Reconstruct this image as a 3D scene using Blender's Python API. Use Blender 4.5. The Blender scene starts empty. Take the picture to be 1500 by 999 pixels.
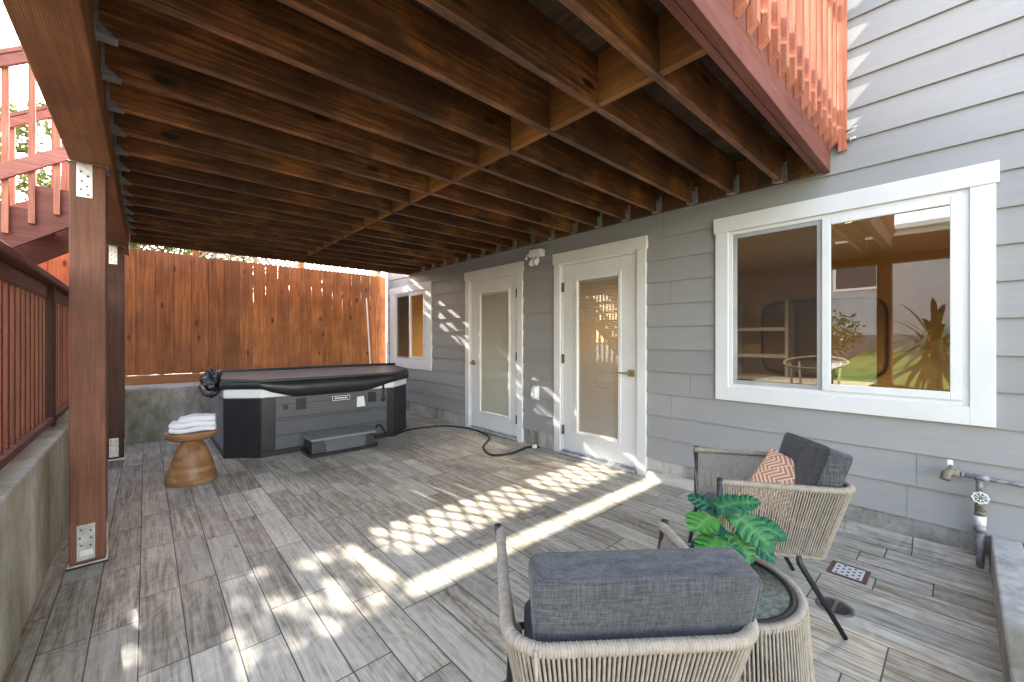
import bpy, math, random
from mathutils import Vector, Matrix
R = math.radians
random.seed(7)
sc = bpy.context.scene
C = sc.collection
XW = 3.36

# ------------------------------------------------------------------ mesh builder
class G:
    def __init__(s): s.v = []; s.f = []; s.sm = []
    def add(s, vs, fs, smooth=False):
        n = len(s.v); s.v += [tuple(p) for p in vs]
        s.f += [tuple(i + n for i in f) for f in fs]; s.sm += [smooth] * len(fs); return s
    def hexa(s, p):   # 8 points: bottom 4 ccw, top 4 ccw
        return s.add(p, [(3,2,1,0),(4,5,6,7),(0,1,5,4),(1,2,6,5),(2,3,7,6),(3,0,4,7)])
    def box(s, x0,x1,y0,y1,z0,z1):
        return s.hexa([(x0,y0,z0),(x1,y0,z0),(x1,y1,z0),(x0,y1,z0),(x0,y0,z1),(x1,y0,z1),(x1,y1,z1),(x0,y1,z1)])
    def tube(s, path, r, n=8, caps=True, closed=False):
        path = [Vector(p) for p in path]; m = len(path); vs = []; fs = []
        rr = r if isinstance(r, (list, tuple)) else [r] * m
        prev = None
        for i, p in enumerate(path):
            if closed: t = path[(i+1) % m] - path[i-1]
            else: t = path[min(i+1, m-1)] - path[max(i-1, 0)]
            t = t.normalized() if t.length > 1e-9 else Vector((0,0,1))
            if prev is None:
                a = Vector((0,0,1)) if abs(t.z) < .9 else Vector((1,0,0))
                u = t.cross(a).normalized()
            else:
                u = (prev - t * prev.dot(t)); u = u.normalized() if u.length > 1e-6 else t.orthogonal().normalized()
            prev = u; w = t.cross(u)
            for k in range(n):
                a = 2 * math.pi * k / n
                vs.append(p + (u * math.cos(a) + w * math.sin(a)) * rr[i])
        for i in range(m if closed else m - 1):
            j = (i + 1) % m
            for k in range(n):
                k2 = (k + 1) % n
                fs.append((i*n+k, i*n+k2, j*n+k2, j*n+k))
        s.add(vs, fs, True)
        if caps and not closed:
            b = len(s.v) - len(vs)
            s.f += [tuple(b + k for k in range(n))[::-1], tuple(b + (m-1)*n + k for k in range(n))]; s.sm += [False, False]
        return s
    def cyl(s, a, b, r0, r1=None, n=16): return s.tube([a, b], [r0, r0 if r1 is None else r1], n)
    def lathe(s, prof, c=(0,0,0), n=40):
        vs = []; fs = []; m = len(prof)
        for r, z in prof:
            for k in range(n):
                a = 2*math.pi*k/n; vs.append((c[0]+r*math.cos(a), c[1]+r*math.sin(a), c[2]+z))
        for i in range(m-1):
            for k in range(n):
                k2 = (k+1) % n; fs.append((i*n+k, i*n+k2, (i+1)*n+k2, (i+1)*n+k))
        return s.add(vs, fs, True)
    def prism(s, pts, fn, a, b):  # pts 2D polygon, fn(u,v,w)->3D, extruded between a and b
        n = len(pts)
        vs = [fn(u, v, a) for u, v in pts] + [fn(u, v, b) for u, v in pts]
        fs = [tuple(range(n))[::-1], tuple(range(n, 2*n))] + [(i, (i+1) % n, n+(i+1) % n, n+i) for i in range(n)]
        return s.add(vs, fs)
    def sell(s, a, b, c, e=.25, nu=48, nv=24, M=None, e2=None):  # superellipsoid = rounded cushion
        e2 = e if e2 is None else e2
        sp = lambda v, k: math.copysign(abs(v)**k, v)
        vs = []; fs = []
        for j in range(nv+1):
            v = -math.pi/2 + math.pi*j/nv
            for i in range(nu):
                u = 2*math.pi*i/nu
                p = Vector((a*sp(math.cos(v), e2)*sp(math.cos(u), e), b*sp(math.cos(v), e2)*sp(math.sin(u), e), c*sp(math.sin(v), e2)))
                vs.append(M @ p if M else p)
        for j in range(nv):
            for i in range(nu):
                i2 = (i+1) % nu; fs.append((j*nu+i, j*nu+i2, (j+1)*nu+i2, (j+1)*nu+i))
        return s.add(vs, fs, True)
    def grid(s, fn, nu, nv, smooth=True):
        vs = [fn(i/nu, j/nv) for j in range(nv+1) for i in range(nu+1)]
        fs = [(j*(nu+1)+i, j*(nu+1)+i+1, (j+1)*(nu+1)+i+1, (j+1)*(nu+1)+i) for j in range(nv) for i in range(nu)]
        return s.add(vs, fs, smooth)

def wpos(o):
    p = Vector((0,0,0))
    while o is not None: p += o.location; o = o.parent
    return p
def obj(name, g, mat, parent=None, bevel=0, local=False, seg=2):
    me = bpy.data.meshes.new(name); me.from_pydata(g.v, [], g.f)
    me.polygons.foreach_set('use_smooth', g.sm); me.validate(); me.update()
    if mat: me.materials.append(mat)
    o = bpy.data.objects.new(name, me); C.objects.link(o)
    if parent is not None:
        o.parent = parent
        if not local: o.location = -wpos(parent)
    if bevel:
        b = o.modifiers.new('bevel', 'BEVEL'); b.width = bevel; b.segments = seg; b.limit_method = 'ANGLE'; b.angle_limit = R(40)
    return o
def tag(o, label, cat, group=None):
    o['label'] = label; o['category'] = cat
    if group: o['group'] = group
    return o
def thing(name, label, cat, loc=(0,0,0), rz=0, group=None):
    o = bpy.data.objects.new(name, None); o.empty_display_size = .1; C.objects.link(o)
    o.location = loc; o.rotation_euler.z = rz
    return tag(o, label, cat, group)
def struct(name, g, mat, kind='structure'):
    o = obj(name, g, mat); o['kind'] = kind; return o
def recalc(o):
    import bmesh
    bm = bmesh.new(); bm.from_mesh(o.data); bmesh.ops.recalc_face_normals(bm, faces=bm.faces); bm.to_mesh(o.data); bm.free(); return o

# ------------------------------------------------------------------ materials
class N:
    def __init__(s, name):
        s.m = bpy.data.materials.new(name); s.m.use_nodes = True; s.t = s.m.node_tree; s.n = s.t.nodes; s.n.clear()
        s.out = s.n.new('ShaderNodeOutputMaterial'); s.p = s.n.new('ShaderNodeBsdfPrincipled'); s.l(s.p.outputs[0], s.out.inputs[0])
        s.tc = s.n.new('ShaderNodeTexCoord')
    def l(s, a, b): s.t.links.new(a, b)
    def s_(s, i, v):
        if v is None: return
        if hasattr(v, 'is_linked') or isinstance(v, bpy.types.NodeSocket): s.l(v, i)
        else:
            if isinstance(v, (tuple, list)) and len(v) == 3 and i.type == 'RGBA': v = (*v, 1)
            i.default_value = v
    def math(s, op, a, b=None, c=None, clamp=False):
        n = s.n.new('ShaderNodeMath'); n.operation = op; n.use_clamp = clamp
        for i, v in enumerate((a, b, c)): s.s_(n.inputs[i], v)
        return n.outputs[0]
    def map(s, scale=(1,1,1), loc=(0,0,0), rot=(0,0,0), v=None):
        n = s.n.new('ShaderNodeMapping'); s.l(v or s.tc.outputs['Object'], n.inputs[0])
        n.inputs['Scale'].default_value = scale; n.inputs['Location'].default_value = loc; n.inputs['Rotation'].default_value = rot
        return n.outputs[0]
    def noise(s, v, scale=5, det=5, rough=.55, dist=0):
        n = s.n.new('ShaderNodeTexNoise'); s.l(v, n.inputs['Vector'])
        for k, x in (('Scale', scale), ('Detail', det), ('Roughness', rough), ('Distortion', dist)): n.inputs[k].default_value = x
        return n.outputs[0]
    def vor(s, v, scale=5, feat='F1', out='Distance', rnd=1):
        n = s.n.new('ShaderNodeTexVoronoi'); n.feature = feat; s.l(v, n.inputs['Vector']); n.inputs['Scale'].default_value = scale
        n.inputs['Randomness'].default_value = rnd
        return n.outputs[out]
    def ramp(s, f, stops, interp='LINEAR'):
        n = s.n.new('ShaderNodeValToRGB'); s.l(f, n.inputs[0]); e = n.color_ramp.elements; n.color_ramp.interpolation = interp
        while len(e) < len(stops): e.new(.5)
        for i, (p, c) in enumerate(stops):
            e[i].position = p; e[i].color = (*c, 1) if isinstance(c, (tuple, list)) else (c, c, c, 1)
        return n.outputs[0]
    def mix(s, f, a, b, mode='MIX'):
        n = s.n.new('ShaderNodeMix'); n.data_type = 'RGBA'; n.blend_type = mode
        s.s_(n.inputs[0], f); s.s_(n.inputs[6], a); s.s_(n.inputs[7], b); return n.outputs[2]
    def sep(s, v=None):
        n = s.n.new('ShaderNodeSeparateXYZ'); s.l(v or s.tc.outputs['Object'], n.inputs[0]); return n.outputs
    def comb(s, x, y, z=0.):
        n = s.n.new('ShaderNodeCombineXYZ')
        for i, v in enumerate((x, y, z)): s.s_(n.inputs[i], v)
        return n.outputs[0]
    def wn(s, v):
        n = s.n.new('ShaderNodeTexWhiteNoise'); n.noise_dimensions = '3D'; s.l(v, n.inputs['Vector']); return n.outputs['Value']
    def bump(s, h, st=.3, dist=.01, nrm=None):
        n = s.n.new('ShaderNodeBump'); s.l(h, n.inputs['Height']); n.inputs['Strength'].default_value = st; n.inputs['Distance'].default_value = dist
        if nrm: s.l(nrm, n.inputs['Normal'])
        return n.outputs[0]
    def fin(s, col=None, rough=.6, nrm=None, metal=0, spec=.5, **kw):
        s.s_(s.p.inputs['Base Color'], col); s.s_(s.p.inputs['Roughness'], rough); s.s_(s.p.inputs['Metallic'], metal)
        s.s_(s.p.inputs['Specular IOR Level'], spec)
        if nrm: s.l(nrm, s.p.inputs['Normal'])
        for k, v in kw.items(): s.s_(s.p.inputs[k.replace('_', ' ')], v)
        return s.m

def simple(name, c, rough=.5, metal=0, var=.12, ns=8, bs=.15, bn=60, spec=.5, **kw):
    n = N(name); v = n.tc.outputs['Object']
    a = n.noise(v, ns, 5)
    lo = tuple(max(0, x*(1-var)) for x in c); hi = tuple(min(1, x*(1+var)) for x in c)
    col = n.ramp(a, [(.3, lo), (.7, hi)])
    b = n.bump(n.noise(v, bn, 4), bs, .003)
    r = n.math('ADD', rough-.06, n.math('MULTIPLY', a, .12))
    return n.fin(col, r, b, metal, spec, **kw)

def wood(name, c0, c1, c2, axis='z', rough=.7, gs=1., incise=0, blotch=.5, spec=.3, attr=False, knots=False, stain=None, down=False):
    n = N(name); k = {'x':(1.2,22,22), 'y':(22,1.2,22), 'z':(22,22,1.2)}[axis]
    oi = n.n.new('ShaderNodeObjectInfo'); rnd = oi.outputs['Random']
    if attr:
        at = n.n.new('ShaderNodeAttribute'); at.attribute_name = 'board'; rnd = at.outputs['Fac']
    off = n.comb(n.math('MULTIPLY', rnd, 13.7), n.math('MULTIPLY', rnd, 7.3), n.math('MULTIPLY', rnd, 5.1))
    va = n.n.new('ShaderNodeVectorMath'); va.operation = 'ADD'; n.l(n.tc.outputs['Object'], va.inputs[0]); n.l(off, va.inputs[1])
    V = va.outputs[0]
    g = n.noise(n.map(tuple(a*gs for a in k), v=V), 2.2, 7, .62, .6)
    bl = n.noise(V, 2.3, 4, .6, .3)
    f = n.math('ADD', n.math('MULTIPLY', g, 1-blotch), n.math('MULTIPLY', bl, blotch))
    col = n.ramp(f, [(.33, c0), (.5, c1), (.66, c2)])
    dk = n.math('ADD', .82, n.math('MULTIPLY', rnd, .36))
    col = n.mix(1., col, n.comb(dk, dk, dk), 'MULTIPLY')
    h = g
    if knots:
        kk = {'x':(3,7,7), 'y':(7,3,7), 'z':(7,7,3)}[axis]
        vd = n.vor(n.map(kk, v=V), .9)
        km = n.ramp(vd, [(.0, 1.), (.09, .9), (.16, 0.)])
        col = n.mix(km, col, tuple(x*.35 for x in c0))
    if stain:
        st = n.noise(V, 1.3, 6, .68); sm = n.ramp(st, [(.48, 0.), (.66, .62)])
        col = n.mix(sm, col, stain)
    b = n.bump(h, .25, .004)
    if incise:
        x = n.sep()
        u, w = {'x':(x[0], n.math('ADD', x[1], x[2])), 'y':(x[1], n.math('ADD', x[0], x[2])), 'z':(x[2], n.math('ADD', x[0], x[1]))}[axis]
        br = n.n.new('ShaderNodeTexBrick'); n.l(n.comb(u, w), br.inputs['Vector'])
        br.inputs['Scale'].default_value = 1; br.inputs['Brick Width'].default_value = .019; br.inputs['Row Height'].default_value = .0072
        br.inputs['Mortar Size'].default_value = .0022; br.inputs['Mortar Smooth'].default_value = .3
        br.inputs['Color1'].default_value = br.inputs['Color2'].default_value = (0,0,0,1); br.inputs['Mortar'].default_value = (1,1,1,1)
        fac = n.math('MULTIPLY', br.outputs['Fac'], incise)
        if down:
            ge = n.n.new('ShaderNodeNewGeometry'); dn = n.math('GREATER_THAN', n.math('MULTIPLY', n.sep(ge.outputs['True Normal'])[2], -1.), .5)
            fac = n.math('MULTIPLY', fac, dn)
        col = n.mix(fac, col, n.mix(1., col, (1.5,1.42,1.4), 'MULTIPLY'))
        b = n.bump(fac, .35, .003, b)
    r = n.math('ADD', rough-.1, n.math('MULTIPLY', g, .2))
    return n.fin(col, r, b, 0, spec)

def concrete(name, c0, c1, moss=0, mossc=(.10,.115,.03), ms=1.6, topmoss=False):
    n = N(name); v = n.tc.outputs['Object']
    a = n.noise(v, 2.2, 8, .65, .3); f = n.noise(v, 28, 6, .7)
    col = n.ramp(n.math('ADD', n.math('MULTIPLY', a, .65), n.math('MULTIPLY', f, .35)), [(.33, c0), (.66, c1)])
    pits = n.ramp(n.vor(v, 34), [(.03, 1.), (.10, 0.)])
    col = n.mix(n.math('MULTIPLY', pits, .5), col, tuple(x*.35 for x in c0))
    if moss:
        mm = n.noise(n.map((1,1,.55)), ms, 7, .68, .5)
        mk = n.ramp(mm, [(.5-.18*moss, 0.), (.62, .85)])
        col = n.mix(mk, col, mossc)
        st = n.noise(n.map((5,5,.5)), 2.2, 5, .6); col = n.mix(n.ramp(st, [(.5, 0.), (.75, .5)]), col, tuple(x*.35 for x in c0))
    b = n.bump(n.math('ADD', n.math('MULTIPLY', a, 2.), f), .45, .008)
    return n.fin(col, .85, b, 0, .25)

def tile():
    n = N('wood_look_tile'); x = n.sep(); W = .1475; L = .60
    u = n.math('DIVIDE', n.math('ADD', x[0], .0215+W*20), W)
    row = n.math('FLOOR', u); fu = n.math('FRACT', u)
    rr = n.wn(n.comb(row, 3.3, 1.7))
    v = n.math('ADD', n.math('DIVIDE', n.math('ADD', x[1], 20.), L), n.math('MULTIPLY', n.math('FLOOR', n.math('MULTIPLY', rr, 6)), 1/6))
    col_ = n.math('FLOOR', v); fv = n.math('FRACT', v)
    pid = n.wn(n.comb(row, col_, 9.1)); pid2 = n.wn(n.comb(col_, row, 4.4))
    # grout
    def edge(f, w):
        return n.math('MINIMUM', f, n.math('SUBTRACT', 1., f)) if w is None else n.math('LESS_THAN', n.math('MINIMUM', f, n.math('SUBTRACT', 1., f)), w)
    gr = n.math('MAXIMUM', edge(fu, .016), edge(fv, .0042))
    V = n.comb(n.math('ADD', x[0], n.math('MULTIPLY', pid, 31.)), n.math('ADD', x[1], n.math('MULTIPLY', pid2, 17.)), n.math('MULTIPLY', pid, 5.))
    wv = n.noise(V, 2.6, 3, .5)                                         # slow warp -> cathedral figure
    g1 = n.noise(n.map((15, 1.1, 1), v=V), 1.5, 7, .62, 1.6)
    g2 = n.noise(n.map((110, 3.2, 1), v=V), 1.3, 5, .6, .5)
    rings = n.math('SINE', n.math('MULTIPLY', n.math('ADD', wv, n.math('MULTIPLY', x[0], .8)), 75.))
    f = n.math('ADD', n.math('MULTIPLY', g1, .56), n.math('ADD', n.math('MULTIPLY', g2, .38), n.math('MULTIPLY', rings, .022)))
    f = n.math('ADD', f, n.math('MULTIPLY', n.math('SUBTRACT', pid, .5), .10))
    c = n.ramp(f, [(.28, (.14,.108,.070)), (.38, (.30,.258,.192)), (.48, (.475,.432,.35)), (.60, (.61,.568,.48))])
    # weathering dirt, world-fixed
    d = n.noise(n.tc.outputs['Object'], 1.7, 7, .68, .4); c = n.mix(n.ramp(d, [(.5, 0.), (.72, .42)]), c, (.15,.13,.09))
    sp = n.ramp(n.noise(n.tc.outputs['Object'], 9, 4, .6), [(.66, 0.), (.72, .55)])
    c = n.mix(n.math('MULTIPLY', sp, n.ramp(n.noise(n.tc.outputs['Object'], .9, 3), [(.5, 0.), (.6, 1.)])), c, (.10,.075,.05))
    kn = n.ramp(n.vor(n.map((3.2,1.6,1), v=V), 1.5), [(.0, .85), (.035, .5), (.07, 0.)]); c = n.mix(kn, c, (.12,.085,.06))
    tone = n.math('ADD', .78, n.math('MULTIPLY', pid2, .36)); c = n.mix(1., c, n.comb(tone, tone, tone), 'MULTIPLY')
    c = n.mix(gr, c, (.06,.052,.042))
    wet = n.ramp(n.noise(n.tc.outputs['Object'], 3.1, 4, .6), [(.45, .62), (.62, .40)])
    h = n.math('SUBTRACT', n.math('MULTIPLY', g2, .4), n.math('MULTIPLY', gr, 1.4))
    return n.fin(c, wet, n.bump(h, .35, .003), 0, .4)

def fabric(name, c0, c1):
    n = N(name); g = n.tc.outputs['Object']
    a = n.noise(n.map((9,9,130)), 2., 5, .75); b = n.noise(n.map((120,120,9)), 2., 5, .75)
    f = n.math('ADD', n.math('MULTIPLY', a, .5), n.math('MULTIPLY', b, .5))
    col = n.ramp(f, [(.36, c0), (.62, c1)])
    col = n.mix(n.ramp(n.noise(g, 5, 3), [(.4, 0.), (.8, .25)]), col, c0)
    return n.fin(col, .92, n.bump(f, .5, .002, n.bump(n.noise(g, 7, 3, .5, .8), .5, .02)), 0, .15, Sheen_Weight=.2)

def glass(name, tint=(1,1,1), refl=1., dark=0):
    n = N(name); n.n.remove(n.p)
    tr = n.n.new('ShaderNodeBsdfTransparent'); tr.inputs[0].default_value = (*tint, 1)
    gl = n.n.new('ShaderNodeBsdfGlossy'); gl.inputs['Roughness'].default_value = .0
    nz = n.noise(n.tc.outputs['Object'], 2.2, 2); n.l(n.bump(nz, .02, .01), gl.inputs['Normal'])
    ge = n.n.new('ShaderNodeNewGeometry'); dt = n.n.new('ShaderNodeVectorMath'); dt.operation = 'DOT_PRODUCT'
    n.l(ge.outputs['Normal'], dt.inputs[0]); n.l(ge.outputs['Incoming'], dt.inputs[1])
    f = n.math('POWER', n.math('SUBTRACT', 1., n.math('ABSOLUTE', dt.outputs['Value'])), 5.)   # Schlick
    f = n.math('MULTIPLY', n.math('ADD', n.math('MULTIPLY', f, .9), .05), refl, clamp=True)
    mx = n.n.new('ShaderNodeMixShader'); n.l(f, mx.inputs[0]); n.l(tr.outputs[0], mx.inputs[1]); n.l(gl.outputs[0], mx.inputs[2])
    n.l(mx.outputs[0], n.out.inputs[0]); return n.m

def emis(name, c, st):
    n = N(name); n.p.inputs['Base Color'].default_value = (*c, 1); n.p.inputs['Emission Color'].default_value = (*c, 1)
    n.p.inputs['Emission Strength'].default_value = st; return n.m

def leafmat(name, c0, c1, c2, rough=.45, tr=.25):
    n = N(name); at = n.n.new('ShaderNodeAttribute'); at.attribute_name = 'board'
    a = n.noise(n.tc.outputs['Object'], 3, 3)
    f = n.math('ADD', n.math('MULTIPLY', at.outputs['Fac'], .6), n.math('MULTIPLY', a, .4))
    col = n.ramp(f, [(.2, c0), (.5, c1), (.8, c2)])
    n.fin(col, rough, None, 0, .4)
    td = n.n.new('ShaderNodeBsdfTranslucent'); n.l(col, td.inputs[0])
    mx = n.n.new('ShaderNodeMixShader'); mx.inputs[0].default_value = tr
    n.l(n.p.outputs[0], mx.inputs[1]); n.l(td.outputs[0], mx.inputs[2]); n.l(mx.outputs[0], n.out.inputs[0]); return n.m

def chevron():
    n = N('orange_zigzag_fabric'); x = n.sep()
    u = n.math('MULTIPLY', n.math('ADD', x[0], 3.), 21.); v = n.math('MULTIPLY', n.math('ADD', x[1], 3.), 21.)
    pp = n.math('PINGPONG', u, 1.)
    st = n.math('FRACT', n.math('ADD', n.math('MULTIPLY', n.math('ADD', v, pp), 1.9), 0.))
    big = n.math('GREATER_THAN', n.math('FRACT', n.math('MULTIPLY', n.math('ADD', u, v), .23)), .5)
    st2 = n.math('FRACT', n.math('MULTIPLY', n.math('SUBTRACT', v, pp), 1.9))
    k = n.math('ADD', n.math('MULTIPLY', st, big), n.math('MULTIPLY', st2, n.math('SUBTRACT', 1., big)))
    m = n.ramp(k, [(.0, 0.), (.30, 0.), (.38, 1.), (.92, 1.), (1., 0.)])
    col = n.mix(m, (.76,.68,.58), (.60,.235,.10))
    return n.fin(col, .9, n.bump(n.noise(n.tc.outputs['Object'], 300, 3), .3, .001), 0, .15)

M = {}
M['tile'] = tile()
def siding():
    n = N('grey_siding_paint'); v = n.tc.outputs['Object']
    a = n.noise(n.map((1,1.2,14)), 3, 6, .6); b = n.noise(v, 1.1, 4, .6)
    x = n.sep(); cid = n.wn(n.comb(n.math('FLOOR', n.math('DIVIDE', n.math('SUBTRACT', x[2], .171), .1935)), 0., 2.))
    t = n.math('ADD', n.math('MULTIPLY', cid, .25), n.math('ADD', n.math('MULTIPLY', a, .35), n.math('MULTIPLY', b, .4)))
    col = n.ramp(t, [(.3, (.262,.259,.255)), (.7, (.322,.319,.313))])
    dr = n.ramp(n.noise(n.map((6,6,.35)), 2, 5, .6), [(.6, 0.), (.8, .22)]); col = n.mix(dr, col, (.24,.215,.18))
    sp = n.ramp(n.vor(v, 9), [(.012, .6), (.02, 0.)]); col = n.mix(sp, col, (.15,.13,.11))
    g = n.noise(n.map((1,4,60)), 3, 6, .65)
    return n.fin(col, .5, n.bump(g, .25, .002), 0, .35)
M['siding'] = siding()
M['white'] = simple('white_trim_paint', (.70,.70,.685), .45, var=.055, ns=3, bs=.25, bn=14)
M['vinyl'] = simple('white_vinyl', (.72,.72,.71), .3, var=.03)
M['greyframe'] = simple('grey_aluminium', (.45,.46,.47), .35, .3)
M['glass'] = glass('window_glass', (.92,.93,.92))
M['glass_strong'] = glass('coated_window_glass', (.74,.75,.74), 3.6)
M['screen'] = None
n = N('insect_screen'); n.n.remove(n.p)
tr = n.n.new('ShaderNodeBsdfTransparent'); df = n.n.new('ShaderNodeBsdfDiffuse'); df.inputs[0].default_value = (.035,.033,.03,1)
mx = n.n.new('ShaderNodeMixShader'); mx.inputs[0].default_value = .5; n.l(tr.outputs[0], mx.inputs[1]); n.l(df.outputs[0], mx.inputs[2]); n.l(mx.outputs[0], n.out.inputs[0]); M['screen'] = n.m
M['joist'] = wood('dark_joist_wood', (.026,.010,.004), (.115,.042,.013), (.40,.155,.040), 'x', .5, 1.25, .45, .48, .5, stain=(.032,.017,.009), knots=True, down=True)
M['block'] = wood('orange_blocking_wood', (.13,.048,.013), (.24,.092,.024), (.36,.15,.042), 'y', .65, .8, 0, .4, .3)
M['beam'] = wood('beam_wood', (.095,.034,.011), (.19,.068,.021), (.29,.115,.037), 'y', .62, 1., .5, .5, .35, stain=(.10,.045,.03))
M['post'] = wood('incised_post_wood', (.085,.036,.020), (.135,.058,.034), (.20,.092,.056), 'z', .65, 1., .75, .45, .3)
M['postdark'] = wood('dark_post_wood', (.050,.024,.016), (.085,.040,.027), (.12,.058,.040), 'z', .65, 1., .35, .45, .3)
M['rim'] = wood('incised_rim_wood', (.095,.030,.020), (.155,.053,.038), (.22,.084,.062), 'x', .65, 1., .8, .45, .3)
M['redz'] = wood('red_stained_baluster_wood', (.27,.082,.045), (.42,.14,.078), (.55,.22,.13), 'z', .55, 1.3, 0, .35, .35)
M['redx'] = wood('red_stained_rail_wood', (.20,.068,.048), (.32,.115,.085), (.42,.165,.125), 'x', .6, 1.2, 0, .4, .3)
M['redy'] = wood('red_stained_long_rail_wood', (.085,.030,.020), (.15,.055,.035), (.22,.088,.060), 'y', .6, 1.2, .3, .4, .3)
M['balus'] = wood('dark_baluster_wood', (.12,.035,.018), (.19,.058,.028), (.26,.09,.045), 'z', .6, 1.2, 0, .4, .3)
M['fence'] = wood('cedar_fence_wood', (.16,.058,.022), (.34,.125,.040), (.50,.21,.075), 'z', .65, .8, 0, .35, .3, attr=True, knots=True, stain=(.17,.075,.042))
M['kick'] = wood('kickboard_wood', (.20,.09,.035), (.30,.14,.055), (.38,.19,.08), 'x', .7, 1, 0, .4)
M['deckboard'] = wood('deck_board_wood', (.035,.021,.014), (.075,.045,.028), (.14,.09,.058), 'y', .75, 1, 0, .4, .3, attr=True)
M['concrete'] = concrete('mossy_concrete', (.46,.43,.36), (.80,.76,.68), .55, (.30,.285,.15))
M['concrete2'] = concrete('grey_concrete', (.33,.32,.30), (.64,.62,.59), .30, (.15,.15,.08))
M['found'] = concrete('foundation_concrete', (.33,.32,.295), (.56,.54,.50), .12, (.16,.14,.09))
M['galv'] = simple('galvanised_steel', (.50,.51,.52), .38, .85, .25, 20, .2, 50)
M['galvmid'] = simple('aged_galvanised_steel', (.27,.27,.265), .45, .5, .3, 20)
M['galvdark'] = simple('dull_steel', (.13,.125,.12), .5, .6, .3, 20)
M['black'] = simple('black_plastic', (.016,.017,.020), .38, var=.2)
M['tubpanel'] = simple('grey_tub_panel', (.090,.090,.098), .5, var=.12, ns=5)
M['tubgrey'] = simple('silver_grey_panel', (.22,.225,.235), .5, var=.1)
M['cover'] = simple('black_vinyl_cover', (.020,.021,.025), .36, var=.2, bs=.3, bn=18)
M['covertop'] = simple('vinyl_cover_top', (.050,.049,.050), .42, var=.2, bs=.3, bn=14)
M['tubwhite'] = simple('white_acrylic', (.72,.75,.78), .25, var=.03)
M['stepgrey'] = simple('grey_step_top', (.20,.215,.215), .55, var=.1)
M['paper'] = simple('white_paper', (.75,.76,.76), .8, var=.05)
M['rope'] = simple('beige_rope', (.31,.265,.21), .8, var=.18, ns=45, bs=.6, bn=260, spec=.2)
M['metal'] = simple('black_powder_coat', (.022,.022,.024), .42, .2, .1)
M['fabric'] = fabric('grey_melange_fabric', (.019,.0195,.021), (.110,.111,.115))
M['fabricdark'] = fabric('dark_seat_fabric', (.03,.032,.038), (.09,.095,.105))
M['chev'] = chevron()
M['towel'] = simple('white_terry_towel', (.86,.87,.89), .95, var=.03, bs=.8, bn=220, spec=.1)
M['pot'] = simple('white_ceramic', (.8,.8,.78), .25, var=.03)
M['cable'] = simple('black_rubber_cable', (.012,.012,.013), .45, var=.1)
M['brass'] = simple('aged_brass', (.36,.28,.16), .35, .9, .2)
M['hinge'] = simple('bronze_hinge', (.20,.15,.09), .45, .8, .2)
M['rust'] = simple('rusty_iron', (.16,.085,.05), .8, .2, .35, 30, .5)
M['pipe'] = simple('weathered_pipe', (.26,.25,.25), .6, .4, .45, 30, .5)
M['corroded'] = simple('corroded_brass', (.22,.205,.15), .7, .4, .4, 40, .7, 90)
M['mosaic'] = concrete('moss_topped_concrete', (.42,.38,.17), (.60,.55,.33), 1.1, (.32,.29,.05), 2.0)
M['soil'] = simple('damp_soil', (.035,.032,.018), .95, var=.4, ns=12, bs=.8)
M['bounce_ground'] = simple('pale_bounce_ground', (.42,.40,.36), .9, var=.3, ns=14, bs=.8)  # soil given a pale colour so it bounces sunlight up under the deck
M['stucco'] = simple('grey_stucco', (.36,.36,.34), .85, var=.08, ns=2, bs=.5)
M['paleplaster'] = simple('pale_plaster', (.62,.60,.56), .85, var=.06, ns=2)
M['mustard'] = simple('mustard_wall_paint', (.50,.33,.12), .75, var=.05, ns=1.5)
M['ceilp'] = simple('cream_ceiling_paint', (.62,.52,.36), .8, var=.03)
M['floorin'] = simple('interior_wood_floor', (.20,.12,.065), .4, var=.2, ns=4)
M['blind'] = simple('blind_slat_grey', (.52,.51,.48), .55, var=.04)
M['blindw'] = simple('blind_slat_pale', (.66,.67,.62), .55, var=.04)
M['bluewall'] = simple('blue_grey_masonry', (.20,.22,.24), .85, var=.15, ns=3)
M['leaf'] = leafmat('tree_foliage', (.045,.075,.012), (.10,.135,.022), (.20,.19,.05))
M['leaf2'] = leafmat('shrub_foliage', (.03,.06,.015), (.06,.10,.02), (.12,.15,.04))
M['spike'] = leafmat('spiky_foliage', (.012,.025,.010), (.02,.045,.015), (.05,.09,.025), .35, .1)
M['bark'] = simple('tree_bark', (.11,.08,.055), .9, var=.3, bs=.9, bn=25)
M['asphalt_glass'] = None

def lawnmat():
    n = N('lawn_grass'); v = n.tc.outputs['Object']
    a = n.noise(v, 60, 5, .7); b = n.noise(v, .8, 4)
    col = n.ramp(n.math('ADD', n.math('MULTIPLY', a, .6), n.math('MULTIPLY', b, .4)), [(.3, (.055,.10,.018)), (.65, (.15,.23,.05))])
    return n.fin(col, .9, n.bump(a, .8, .02), 0, .15)
M['lawn'] = lawnmat()
def stoolwood():
    n = N('laminated_mango_wood'); x = n.sep()
    ang = n.math('ARCTAN2', x[1], x[0])
    ly = n.math('FLOOR', n.math('MULTIPLY', x[2], 30.))
    seg = n.math('FLOOR', n.math('ADD', n.math('MULTIPLY', ang, 1.1), n.math('MULTIPLY', n.wn(n.comb(ly, 1., 1.)), 5.)))
    r = n.wn(n.comb(ly, seg, 3.))
    g = n.noise(n.map((4,4,60)), 3, 6, .6, .4)
    f = n.math('ADD', n.math('MULTIPLY', r, .5), n.math('MULTIPLY', g, .5))
    col = n.ramp(f, [(.15, (.20,.090,.036)), (.45, (.31,.155,.066)), (.8, (.44,.25,.125))])
    return n.fin(col, .42, n.bump(g, .1, .002), 0, .4)
M['stool'] = stoolwood()
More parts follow.
